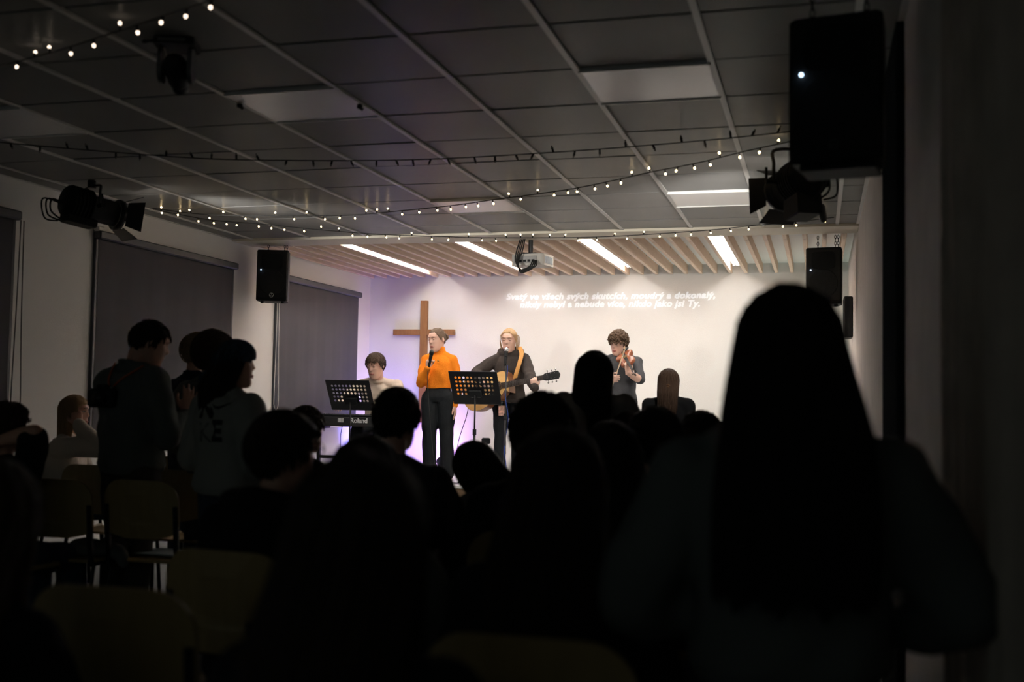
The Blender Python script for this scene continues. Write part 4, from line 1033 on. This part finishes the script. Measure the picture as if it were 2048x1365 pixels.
lg.build('logo_bars', m_silver, kb)
ks = empty('keyboard_stand', (kb_c.x, kb_c.y, STZ), 0, 'black metal stand carrying the keyboard', 'stand')
kh = KZ-.13-STZ
for s in (-1, 1):
    MB().box((s*.44-.018, -.10, .03), (s*.44+.018, -.065, kh-.02), .003).build('post', m_blackmetal, ks)
    MB().box((s*.44-.02, -.16, kh-.028), (s*.44+.02, .16, kh-.001), .003).build('arm', m_blackmetal, ks)
    MB().box((s*.44-.025, -.05 if False else -.055, 0), (s*.44+.025, .25, .03), .004).build('foot', m_blackmetal, ks)
MB().box((-.44, -.095, .24), (.44, -.07, .275), .003).build('crossbar', m_blackmetal, ks)
kc = empty('keyboard_cable', (kb_c.x-.2, kb_c.y-.02, STZ), 0, 'thin black cable hanging under the keyboard', 'cable')
MB().tube(smoothpath([(0, 0, kh-.003), (-.01, -.01, kh-.12), (.0, .0, .3), (.05, .03, .1), (.15, .05, .008), (.4, .2, .008)], 6), .004, 6).build('cable', m_cable, kc, True)

# --- music stands with perforated desks
def music_stand(px0, px1, pyt, pyb, Y, z0, lab, rz, wd, hgt, tilt, loc=None):
    c = onY((px0+px1)/2, (pyt+pyb)/2, Y)
    o = empty('music_stand', (c.x, c.y, z0), rz, lab, 'music stand', 'perforated music stands'); h = c.z-z0
    dk = M.Translation((0, 0, h)) @ M.Rotation(-tilt, 4, 'X')
    nx, nz = 12, 8; dx, dz = wd/nx, hgt/nz; mb = MB(); vs, fs = [], []
    for i in range(nx):
        for j in range(nz):
            x0, z0_ = -wd/2+i*dx, -hgt/2+j*dz; hole = 1 <= i < nx-1 and 2 <= j < nz-1 and not (4 <= i <= 7 and j < 4)
            sq = [(x0, z0_), (x0+dx, z0_), (x0+dx, z0_+dz), (x0, z0_+dz)]
            if not hole: mb.add([(x, 0, z) for x, z in sq]+[(x, .002, z) for x, z in sq], [(0, 1, 2, 3), (7, 6, 5, 4)]); continue
            cx_, cz_ = x0+dx/2, z0_+dz/2; r = min(dx, dz)*.33
            out = []; inn = []
            for k in range(8):
                a = -PI*.75+k*PI/4; out.append((cx_+max(-1, min(1, math.cos(a)*1.4142))*dx/2, cz_+max(-1, min(1, math.sin(a)*1.4142))*dz/2)); inn.append((cx_+r*math.cos(a), cz_+r*math.sin(a)))
            v8 = [(x, 0, z) for x, z in out]+[(x, 0, z) for x, z in inn]+[(x, .002, z) for x, z in out]+[(x, .002, z) for x, z in inn]
            f8 = []
            for k in range(8):
                q = (k+1) % 8; f8 += [(k, q, 8+q, 8+k), (16+q, 16+k, 24+k, 24+q), (8+k, 8+q, 24+q, 24+k)]
            mb.add(v8, f8)
    mb.xf(dk).build('desk', m_blackmetal, o)
    MB().box((-wd/2, -.002, -hgt/2-.004), (wd/2, .055, -hgt/2), .001).xf(dk).build('ledge', m_blackmetal, o)
    MB().tube([(-wd/2, 0, hgt/2), (wd/2, 0, hgt/2)], .004, 6).tube([(-wd/2, 0, -hgt/2), (-wd/2, 0, hgt/2)], .004, 6).tube([(wd/2, 0, -hgt/2), (wd/2, 0, hgt/2)], .004, 6).xf(dk).build('rim', m_blackmetal, o)
    MB().box((-.07, -.03, -.10), (.07, -.002, -.02), .006).xf(dk).build('bracket', m_black, o)
    MB().tube([(-.09, -.012, -.07), (-.05, -.018, -.11), (.05, -.018, -.11), (.09, -.012, -.07)], .004, 6).xf(dk).build('bracket_arm', m_blackmetal, o)
    b = dk @ V((0, -.03, -.07))
    MB().cyl((b.x, b.y, b.z), (b.x, b.y, .5), .009, seg=12).build('upper_tube', m_blackmetal, o, True)
    MB().cyl((b.x, b.y, .55), (b.x, b.y, .03), .013, seg=12).build('lower_tube', m_blackmetal, o, True)
    MB().cyl((b.x, b.y, .53), (b.x, b.y, .59), .02, seg=12).cyl((b.x, b.y-.03, .56), (b.x, b.y, .56), .012, seg=8).build('clutch', m_black, o)
    for k in range(3):
        a = 2*PI*k/3+.5
        MB().tube([(b.x, b.y, .17), (b.x+.25*math.cos(a), b.y+.25*math.sin(a), .010)], .008, 6).build('leg', m_blackmetal, o)
    return o
music_stand(658, 743, 764, 818, 10.62, 0, 'black perforated music stand in front of the keyboard', -.0, .49, .36, -.55)
music_stand(905, 995, 745, 808, 11.10, STZ, 'black perforated music stand between the singer and the guitar', -.0, .53, .40, -.55)

# --- stage bits: monitor, guitar stand, LED cans, cables
mo = empty('stage_monitor', (onY(952, 930, 11.15).x, 11.17, STZ), .1, 'grey wedge monitor speaker at the stage edge below the music stand', 'speaker')
pr_ = MB(); pr_.prism([(-.13, 0), (.13, 0), (.13, .15), (.02, .25), (-.13, .25)], -.15, .15); pr_.xf(M(((0, 0, 1, 0), (1, 0, 0, 0), (0, 1, 0, 0), (0, 0, 0, 1))))
fixn(pr_.build('cabinet', mat('grey carpet cabinet', (.06, .06, .065), .8, bump=.4, bscale=200), mo))
MB().box((-.12, -.134, .02), (.12, -.13, .23), .002).build('rear_panel', m_badge, mo)
MB().box((-.13, .0, 0), (.13, .14, .004)).xf(M.Translation((0, .135, .155)) @ M.Rotation(2.4, 4, 'X')).build('grille', m_grille, mo)
gs_ = empty('guitar_stand', (onY(972, 880, 11.95).x, 11.95, STZ), .2, 'small black A frame guitar stand on the stage floor', 'stand')
for s in (-1, 1): MB().tube([(0, 0, .42), (s*.13, .02, .012)], .012, 8).build('leg', m_blackmetal, gs_)
MB().tube([(0, 0, .42), (0, .18, .012)], .010, 8).build('leg', m_blackmetal, gs_)
MB().box((-.05, -.03, .40), (.05, .03, .47), .012).build('head', m_black, gs_)
for s in (-1, 1): MB().tube([(s*.075, .0, .19), (s*.08, -.10, .19), (s*.08, -.11, .22)], .008, 6).build('cradle', m_black, gs_)
def par(loc, aim, lab, colr, power, angle, blend=.7, size=.05):
    aim = V(aim).normalized(); x = aim.cross(V((0, 0, 1)))
    x = x.normalized() if x.length > .01 else V((1, 0, 0)); y = x.cross(aim)
    o = empty('stage_uplight', None, label=lab, cat='stage light', mw=basis(x, aim, y, loc))
    MB().tube([(0, -.09, 0), (0, -.085, 0), (0, .05, 0), (0, .06, 0)], [.05, .075, .08, .084], 20).build('can', m_black, o, True)
    MB().cyl((0, .045, 0), (0, .050, 0), .072, seg=20).build('lens', mat('led lens '+lab[:12], (.1, .1, .1), .3, em=colr, es=6), o)
    MB().tube([(-.09, 0, 0), (-.09, -.02, -.10), (.09, -.02, -.10), (.09, 0, 0)], .008, 6).build('bracket', m_blackmetal, o)
    ld = bpy.data.lights.new('uplight_beam', 'SPOT'); ld.energy = power; ld.color = colr; ld.spot_size = angle; ld.spot_blend = blend; ld.shadow_soft_size = size
    lo = bpy.data.objects.new('uplight_beam', ld); col.objects.link(lo); lo.parent = o; lo.rotation_euler = (PI/2, 0, 0); lo.location = (0, .075, 0)
    return o
par((-4.32, 12.45, STZ+.12), (-.35, .55, .55), 'violet uplight on the stage floor behind the singer', (.62, .22, 1.0), PAR_V, 2.4, .9)
par((-5.16, 11.95, STZ+.12), (-.1, .6, .5), 'blue uplight in the left stage corner behind the keyboard player', (.22, .20, 1.0), PAR_B, 2.5, .9)
par((-.02, 12.30, STZ+.12), (-.1, .35, .8), 'pale green uplight in the right stage corner', (.55, 1.0, .85), PAR_C, 2.3, .9)
bx = empty('black_cable', (onY(942, 800, 11.3).x, 11.3, STZ), 0, 'black cable hanging from the guitar to the stage floor', 'cable')
g0 = gt.matrix_world @ V((-.39, .08, -.04)); L0 = bx.location
MB().tube([V(p)-L0 for p in smoothpath([g0, g0+V((-.03, -.02, -.2)), V((g0.x-.05, 11.5, STZ+.35)), V((L0.x-.05, 11.45, STZ+.10)), V((L0.x-.14, 11.35, STZ+.008)), V((L0.x-.05, 11.25, STZ+.008)), V((L0.x+.12, 11.30, STZ+.008))], 8)], .0048, 6).build('cable', m_cable, bx, True)

# ================================================================== AUDIENCE
from mathutils.bvhtree import BVHTree
def make_chair():
    o = empty('chair', (0, 0, 0))
    w_, r = .205, .10
    poly = arc((w_-r, .85-r), r, 0, PI/2, 6)+arc((-w_+r, .85-r), r, PI/2, PI, 6)+arc((-w_+.06, .58+.06), .06, PI, 1.4*PI, 4)+[(-.08, .565), (.08, .565)]+arc((w_-.06, .58+.06), .06, 1.6*PI, 2*PI, 4)
    bend = lambda x, z: -.20+.9*(x*x)*.6-.10*(z-.56)
    n = len(poly); c = (0, .70)
    front, backv = [], []
    rs = []
    for k, off in ((1, .0), (1, .011)):
        rs.append([(x, bend(x, z)-off, z) for x, z in poly])
    inner = [[(x*.5, bend(x*.5, .7+(z-.7)*.5)-off, .7+(z-.7)*.5) for x, z in poly] for off in (.0, .011)]
    mb = MB(); vs = [p for r_ in (rs[0], rs[1], inner[0], inner[1]) for p in r_]; fs = []
    for i in range(n):
        j = (i+1) % n
        fs += [(i, j, n+j, n+i), (j, i, 2*n+i, 2*n+j), (n+i, n+j, 3*n+j, 3*n+i)]
    fs += [tuple(range(2*n, 3*n)), tuple(range(4*n-1, 3*n-1, -1))]
    mb.add(vs, fs).build('backrest', m_ply, o, False)
    sp_ = rrect(-.20, -.17, .20, .23, .06); k_ = len(sp_)
    MB().rings([[(x, y, .445+.10*max(0, x*x)+(-.02 if y > .2 else 0)) for x, y in sp_], [(x, y, .457+.10*max(0, x*x)+(-.02 if y > .2 else 0)) for x, y in sp_]]).build('seat', m_ply, o)
    for s in (-1, 1):
        MB().tube(smoothpath([(s*.185, .17, .435), (s*.19, .19, .40), (s*.205, .22, 0.005)], 3), .011, 8).build('leg', m_blackmetal, o, True)
        MB().tube(smoothpath([(s*.185, -.14, .435), (s*.19, -.16, .40), (s*.21, -.24, 0.005)], 3), .011, 8).build('leg', m_blackmetal, o, True)
        MB().box((s*.19-.012, -.013, 0), (s*.19+.012, .009, .30), .003).xf(M.Translation((0, -.172, .43)) @ M.Rotation(.10, 4, 'X')).build('back_post', m_blackmetal, o)
        MB().tube([(s*.185, -.15, .438), (s*.185, .18, .438)], .010, 6).build('seat_rail', m_blackmetal, o)
    return o
proto_chair = make_chair(); used_chair = [False]
def chair(x, y, rz, lab):
    o = proto_chair if not used_chair[0] else copy_tree(proto_chair)
    used_chair[0] = True; o.location = (x, y, 0); o.rotation_euler = (0, 0, rz)
    return tag(o, lab, 'chair', 'beech ply chairs of the audience')
def seat(px, py, D, rz, H, lab, clab, **k):
    p = atD(px, py, D); lean = k.pop('off', (0, 0))
    hd = (k.get('pose') or {}).get('hd', SIT['hd']); q = M.Rotation(rz, 3, 'Z') @ (V(hd)*(H/1.298))
    loc = V((p.x-q.x+lean[0], p.y-q.y+lean[1], 0))
    P = person(lab, loc, rz, H, sit=True, **k)
    if clab:
        c = M.Rotation(rz, 3, 'Z') @ V((0, -.0, 0)); chair(loc.x+c.x, loc.y+c.y, rz, clab)
    return P
def standp(px, py, D, rz, lab, **k):
    p = atD(px, py, D); H = k.pop('H', None) or p.z
    return person(lab, V((p.x, p.y, 0)), rz, H, **k)
def hitter(o):
    bpy.context.view_layer.update(); mw = o.matrix_world.copy()
    me = o.data; return BVHTree.FromPolygons([mw @ v.co for v in me.vertices], [tuple(p.vertices) for p in me.polygons])
def hit(b, px, py):
    r = b.ray_cast(V((0, 0, CZ)), ray(px, py).normalized()); return (r[0], r[1]) if r[0] is not None else (None, None)
def child(root, n): return next(c for c in root.children if c.name.split('.')[0] == n)
def decal(b, root, px, py, s, size, m, sx=1, off=.004, bold=0, shape=None, rot=0):
    p, n = hit(b, px, py)
    if p is None: return
    z = V((0, 0, 1)); x = z.cross(n).normalized(); y = n.cross(x)
    bpy.context.view_layer.update()
    if shape is None: o = text(s, size, m, None, 'lettering', .0005, bold, 0, 1, 'CENTER', sx)
    else: o = shape.build(s, m)
    inv = root.matrix_world.inverted(); mt = basis(x, y, n, p) @ M.Rotation(rot, 4, 'Z')
    for v in o.data.vertices:
        q = mt @ V((v.co.x, v.co.y, 0)); r = b.ray_cast(q+n*.15, -n)
        v.co = inv @ ((r[0] if r[0] is not None else q)+n*(off+(v.co.z if shape is None else 0)))
    o.parent = root; return o

# --- right foreground
girl = standp(1580, 575, 2.08, .10, 'tall dark figure with very long straight hair and grey sweater filling the right foreground', pose=dict(shL=(-.215, 0, 1.30), shR=(.215, 0, 1.30), wrL=(-.20, .20, .98), wrR=(.24, .20, .98), eL=(-.8, -.8, -.2), eR=(.8, -.8, -.2)),
    top=c_teal, bottom=c_denim, hair=dict(style='long', m=h_black, length=.50, thick=.027, width=.165, seed=2, strands=420, back=.16, narrow=.92), infl=.045, fold=.010, build=1.05, vx=.011)
# --- standing on the left
man = standp(270, 632, 5.65, -.30, 'standing man in grey sweater with orange camera strap across his back and hands raised', pose=dict(shL=(-.182, -.01, 1.36), shR=(.182, -.01, 1.36), wrR=(.17, .22, 1.20), wrL=(-.16, .30, 1.18), eR=(.5, -.5, -1), eL=(-.5, -.5, -1), hd=(.015, .045, 1.575)),
    top=c_teal, bottom=c_olive, hair=dict(style='short', m=h_dark, thick=.009, tuft=.002, seed=12, strands=260), infl=.030, fold=.012, head=(-.55, -.30, .0), vx=.0075, collar=True,
    hands=dict(R=dict(d=(.15, .10, 1), n=(-.9, .35, .1), curl=(.15, .18, .22, .3), thumb=.4, spread=.2), L=dict(d=(0, .2, 1), n=(.9, .35, 0), curl=(.2, .2, .25, .3))))
bpy.context.view_layer.update()
bm_ = hitter(child(man.root, 'top'))
m_strap = mat('orange strap', (.45, .10, .03), .6)
cs = [hit(bm_, *q) for q in ((232, 730), (225, 745), (220, 760), (221, 778), (219, 800))]; cs2 = [hit(bm_, *q) for q in ((288, 735), (266, 747), (242, 762), (225, 777))]
if all(c[0] for c in cs) and all(c[0] for c in cs2):
    cp = cs[-1][0]+cs[-1][1]*.045; co = empty('photo_camera', cp, .15, 'black photo camera hanging on an orange strap down the back of the standing man', 'camera')
    MB().box((-.070, -.03, -.05), (.070, .025, .045), .012).build('camera_body', m_black, co); MB().box((-.026, -.025, .04), (.03, .02, .065), .008).build('viewfinder_hump', m_black, co)
    MB().cyl((.0, -.03, -.005), (.0, -.055, -.01), .037, .035, 20).build('lens', m_blackmetal, co, True)
    MB().cyl((.048, -.0, .044), (.048, -.0, .056), .011, seg=12).build('dial', m_badge, co)
    iv = (M.Translation(cp) @ M.Rotation(.15, 4, 'Z')).inverted()
    for q in (cs[:-1], cs2): MB().tube(smoothpath([iv @ (a+n*.008) for a, n in q]+[V((0, 0, .05))], 4), .0055, 6).build('strap', m_strap, co, True)
standp(392, 667, 6.9, -.30, 'standing person with light curly hair and navy top, mostly hidden beyond the curly brown head', top=c_navy, bottom=c_denim, hair=dict(style='curly', m=hairmat('sandy hair', (.30, .20, .11)), thick=.014, seed=5), pose=dict(wrR=(.15, .2, 1.1), wrL=(-.15, .2, 1.1)))
standp(424, 660, 6.15, -.25, 'standing person with bushy curly brown hair and grey green sweater behind the bandana wearer', top=c_teal, bottom=c_denim, hair=dict(style='curly', m=h_brown, thick=.034, vol=1.1, seed=8, messy=1.6), infl=.03, pose=dict(wrR=(.15, .2, 1.1), wrL=(-.2, .1, 1.0)))
ban = standp(462, 684, 5.35, -.35, 'standing woman with blue patterned bandana and pale sweatshirt lettered on the back', top=c_white, bottom=c_denim, hair=dict(style='long', m=h_dark, thick=.010, length=.36, width=.085, back=.075, seed=11, strands=200), infl=.040, fold=.007, female=True, head=(-.65, 0, 0), vx=.008, face=True,
    pose=dict(wrR=(.20, .24, 1.0), wrL=(-.20, .2, 1.0), shL=(-.165, -.01, 1.352), shR=(.165, -.01, 1.352)))
kb2 = MB(); rs = []
for k in range(14):
    t = .03+(PI*.56)*k/13; ring = []
    for i in range(40):
        a = 2*PI*i/40; zc = math.cos(t); e = 1.20+.008*math.sin(a*9+zc*8)
        d = V((math.sin(t)*math.sin(a), math.sin(t)*math.cos(a), zc))
        tilt = .028*math.cos(a)*(k/13)
        ring.append(ban.hm @ (V((d.x*.0785*e, -.006+d.y*.099*e, .030+d.z*.0925*e+tilt))*ban.hs))
    rs.append(ring)
rs.append([p*.9+(ban.hm @ V((0, 0, .0)))*.1 for p in rs[-1]])
MB().rings(rs).build('bandana', c_band, ban.root, True)
MB().chain([ban.hm @ V(p) for p in ((0, -.115, -.02), (-.03, -.15, -.06), (-.04, -.14, -.13))], [.014, .018, .006], 8).build('bandana_knot', c_band, ban.root, True)
bpy.context.view_layer.update()
bb = hitter(child(ban.root, 'top')); m_ink = mat('dark print', (.02, .02, .022), .8)
decal(bb, ban.root, 414, 818, 'N', .135, m_ink, .95, bold=.006)
sw = MB(); cr = [(-.055, .012), (-.04, -.012), (-.015, -.018), (.06, .020), (-.012, -.004), (-.034, -.003)]
sw.prism(cr, 0, .001); decal(bb, ban.root, 444, 812, 'swoosh_mark', 0, m_ink, shape=sw)
decal(bb, ban.root, 408, 868, 'K', .135, mat('faint print', (.16, .16, .155), .8), .95)
decal(bb, ban.root, 432, 865, 'E', .135, m_ink, .95, bold=.006)
decal(bb, ban.root, 420, 893, 'SPORT / CAPITAL', .02, m_ink, 1.0) if False else None

# --- seated at the left
blo = seat(150, 800, 7.5, -1.15, 1.25, 'seated blonde girl in cream sweater by the left wall with hand at her ear', 'beech ply chair under the blonde girl at the left wall', top=c_cream, bottom=c_denim, hair=dict(style='long', m=h_blond, thick=.012, length=.34, width=.10, seed=15, strands=220), female=True, face=True, vx=.0075, infl=.028, fold=.010,
    pose=dict(wrR=(.13, .10, 1.10), eR=(.4, .5, -1), wrL=(-.05, .30, .64)), head=(-.20, -.05, 0), hands=dict(R=dict(d=(-.4, -.3, 1), n=(-1, -.2, -.2), curl=(.8, .8, .8, .8))))
fl_ = seat(18, 828, 5.2, -.10, 1.22, 'seated person in black T-shirt at the left frame edge with arms folded behind the head', 'beech ply chair under the person with arms behind the head', top=c_black, bottom=c_denim, hair=dict(style='curly', m=h_brown, thick=.016, seed=21), sleeve=.42, infl=.022,
    pose=dict(wrR=(.06, -.085, 1.12), wrL=(-.06, -.085, 1.12), eR=(1, .1, -.1), eL=(-1, .1, -.1)), hands=dict(R=dict(d=(-1, -.2, .1), n=(0, 1, 0), curl=(.5, .5, .5, .5)), L=dict(d=(1, -.2, .1), n=(0, 1, 0), curl=(.5, .5, .5, .5))))
seat(-20, 955, 2.15, 0, 1.14, 'near seated person with long wavy brown hair cut by the left frame edge', 'beech ply chair under the near person at the left frame edge', top=c_black, bottom=c_denim, hair=dict(style='long', m=h_brown, thick=.022, length=.42, width=.13, back=.10, seed=23, strands=300), female=True)

# --- seated in the middle and right
gl_ = seat(566, 822, 3.25, -.12, 1.235, 'seated boy with short dark hair, glasses and black hooded top left of centre', 'beech ply chair under the boy with glasses', top=c_black, bottom=c_denim, hair=dict(style='short', m=h_dark, thick=.026, tuft=.006, seed=25, strands=500), hood=True, infl=.035, head=(-.50, 0, 0), face=True, vx=.008)
eg = MB()
for sd in (-1, 1):
    eg.tube([gl_.hm @ V((sd*.034+.022*math.cos(a), .104-.10*abs(.022*math.cos(a)+.0)**1.0*.2, .020+.018*math.sin(a))) for a in [2*PI*k/16 for k in range(16)]], .0022, 5, closed=True)
    eg.tube([gl_.hm @ V(p) for p in ((sd*.056, .102, .024), (sd*.074, .05, .022), (sd*.08, -.01, .018))], .002, 5)
eg.tube([gl_.hm @ V(p) for p in ((-.012, .106, .022), (.012, .106, .022))], .002, 5)
eg.build('glasses', m_black, gl_.root, True)
seat(614, 814, 5.5, -.2, 1.225, 'seated person with brown hair and black top just beyond the boy with glasses', 'beech ply chair one row beyond the boy with glasses', top=c_black, bottom=c_denim, hair=dict(style='short', m=h_brown, thick=.018, seed=27, strands=300))
seat(795, 775, 4.35, .02, 1.315, 'seated man with cropped dark hair and dark plaid shirt below the singer', 'beech ply chair under the man in plaid', top=c_plaid, bottom=c_denim, hair=dict(style='short', m=h_black, thick=.016, seed=29, strands=380), infl=.024, collar=True, build=1.05)
seat(735, 880, 2.85, .0, 1.17, 'seated person with smooth dark hair and grey knit, in front of the plaid shirt', 'beech ply chair under the person in grey knit', top=c_grey, bottom=c_denim, hair=dict(style='long', m=h_dark, thick=.022, length=.18, width=.09, seed=31, strands=240), infl=.04, female=True)
seat(722, 915, 1.62, .05, 1.195, 'large blurred foreground head with long dark hair at lower centre', 'beech ply chair under the large foreground head', top=c_black, bottom=c_denim, hair=dict(style='long', m=h_dark, thick=.026, length=.46, width=.125, seed=33, strands=380, back=.13), female=True, infl=.03)
seat(1085, 788, 3.8, .1, 1.30, 'seated person with bushy curly dark hair below the guitar', 'beech ply chair under the bushy curly head', top=c_black, bottom=c_denim, hair=dict(style='curly', m=h_dark, thick=.034, seed=35, messy=1.7), infl=.03)
seat(985, 872, 4.5, .25, 1.20, 'seated woman in grey sweater leaning to the left with dark hair hanging down', 'beech ply chair under the leaning woman in grey', top=c_lgrey, bottom=c_denim, hair=dict(style='long', m=h_black, thick=.018, length=.22, width=.10, seed=37, strands=240), female=True, infl=.03,
     pose=dict(nek=(-.06, .10, .97), che=(-.02, .0, .77), hd=(-.13, .17, 1.10), shL=(-.21, .10, .90), shR=(.13, .08, .96)), head=(.2, -.35, -.55))
seat(1118, 864, 2.25, .02, 1.22, 'near seated person in black with long straight dark hair, centre right', 'near beech ply chair under the long haired person in black, centre right', top=c_black, bottom=c_denim, hair=dict(style='long', m=h_dark, thick=.024, length=.40, width=.125, back=.11, seed=39, strands=320), female=True, infl=.03)
seat(1222, 847, 3.2, .05, 1.215, 'seated person with long black hair right of the near person in black', 'beech ply chair under the long black hair, right of centre', top=c_navy, bottom=c_denim, hair=dict(style='long', m=h_black, thick=.020, length=.40, width=.13, back=.10, seed=41, strands=240), female=True)
seat(1312, 815, 3.8, .08, 1.26, 'seated boy with short thick dark hair and grey T-shirt beside the tall foreground figure', 'beech ply chair under the boy in grey T-shirt', top=c_grey, bottom=c_denim, hair=dict(style='short', m=h_black, thick=.022, seed=43, strands=420), sleeve=.42)
seat(1402, 823, 4.7, .08, 1.24, 'seated person with short tousled dark hair just left of the tall foreground figure', 'beech ply chair beyond the boy in grey T-shirt', top=c_black, bottom=c_denim, hair=dict(style='tousled', m=h_dark, thick=.018, seed=45))
seat(1258, 824, 5.3, .08, 1.225, 'small dark head between the long haired woman and the short haired boy', 'beech ply chair in the row beyond the short haired boy', top=c_black, bottom=c_denim, hair=dict(style='short', m=h_dark, thick=.018, seed=47, strands=240))
# --- standing in front
stg = standp(1188, 704, 5.45, .05, 'standing woman with long black hair and taupe top, hands raised, in front of the violinist', top=c_brown, bottom=c_denim, hair=dict(style='long', m=h_black, thick=.020, length=.42, width=.105, back=.09, seed=49, strands=260, narrow=.9), female=True, infl=.022,
    pose=dict(shL=(-.172, 0, 1.425), shR=(.172, 0, 1.425), wrL_w=tuple(atD(1154, 796, 5.42)), wrR=(.20, .20, 1.30), eL=(-.8, -.2, -1), eR=(.5, 0, -1)), vx=.0075, hands=dict(L=dict(d=(.1, .1, 1), n=(.3, .9, 0), curl=(.2, .25, .3, .35), spread=.2), R=dict(d=(0, .1, 1), n=(-.3, .9, 0))))
standp(1337, 739, 8.7, .05, 'standing woman with half up brown hair and claw clip near the stage', top=c_black, bottom=c_denim, hair=dict(style='halfup', m=hairmat('warm brown hair', (.085, .048, .03)), thick=.009, length=.30, back=.09, width=.080, seed=51, strands=360, clip=True), female=True, infl=.018, pose=dict(wrL=(-.12, .2, 1.0), wrR=(.12, .2, 1.0), shL=(-.165, -.01, 1.395), shR=(.165, -.01, 1.395)))
# --- empty chairs in view
p = atD(290, 957, 5.35); c2 = chair(p.x, p.y+.18, .0, 'empty beech ply chair with papers on its seat, behind the standing man'); s2 = (p.x, p.y+.18)
p = atD(118, 950, 5.35); chair(p.x, p.y+.18, .02, 'empty beech ply chair with a jacket on its seat, left of the papers'); s1 = (p.x, p.y+.18)
p = atD(352, 922, 6.1); chair(p.x, p.y+.18, -.03, 'beech ply chair partly hidden behind the legs of the standing man')
p = atD(328, 903, 7.4); chair(p.x, p.y+.18, -.03, 'beech ply chair further off, below the sill of the large blind')
p = atD(190, 908, 6.4); chair(p.x, p.y+.18, .03, 'beech ply chair in front of the blonde girl')
p = atD(232, 1186, 2.45); chair(p.x, p.y+.18, .05, 'near empty beech ply chair in the lower left corner')
p = atD(668, 889, 6.9); chair(p.x, p.y+.18, .0, 'beech ply chair in the front row below the keyboard')
jk = empty('folded_jacket', (s1[0]+.08, s1[1]+.03, .455), .2, 'crumpled grey jacket lying on the seat of an empty chair', 'jacket')
jb = MB(); jb.ell((0, 0, .035), (.17, .14, .035)); jb.ell((.08, .05, .055), (.09, .11, .035), M.Rotation(.4, 3, 'Z')); jb.ell((-.07, -.03, .05), (.08, .10, .03), M.Rotation(-.5, 3, 'Z'))
jb.chain([(.10, -.05, .05), (.16, -.10, .02), (.20, -.13, -.02)], [.04, .035, .03], 10)
obj('jacket_cloth', vox(jb, 'jacket_cloth', .008, 3, .014, 20, 4), c_grey, jk)
lf = empty('paper_sheets', (s2[0]+.03, s2[1]+.02, .470), -.1, 'pale sheets of paper lying on the seat of an empty chair', 'papers')
MB().box((-.15, -.10, 0), (.15, .11, .003)).build('sheet', mat('bluish paper', (.30, .36, .38), .7), lf)
o_ = MB().box((-.14, -.105, .003), (.15, .095, .006)).build('sheet', MAT['bluish paper'], lf); o_.rotation_euler = (0, 0, .12)
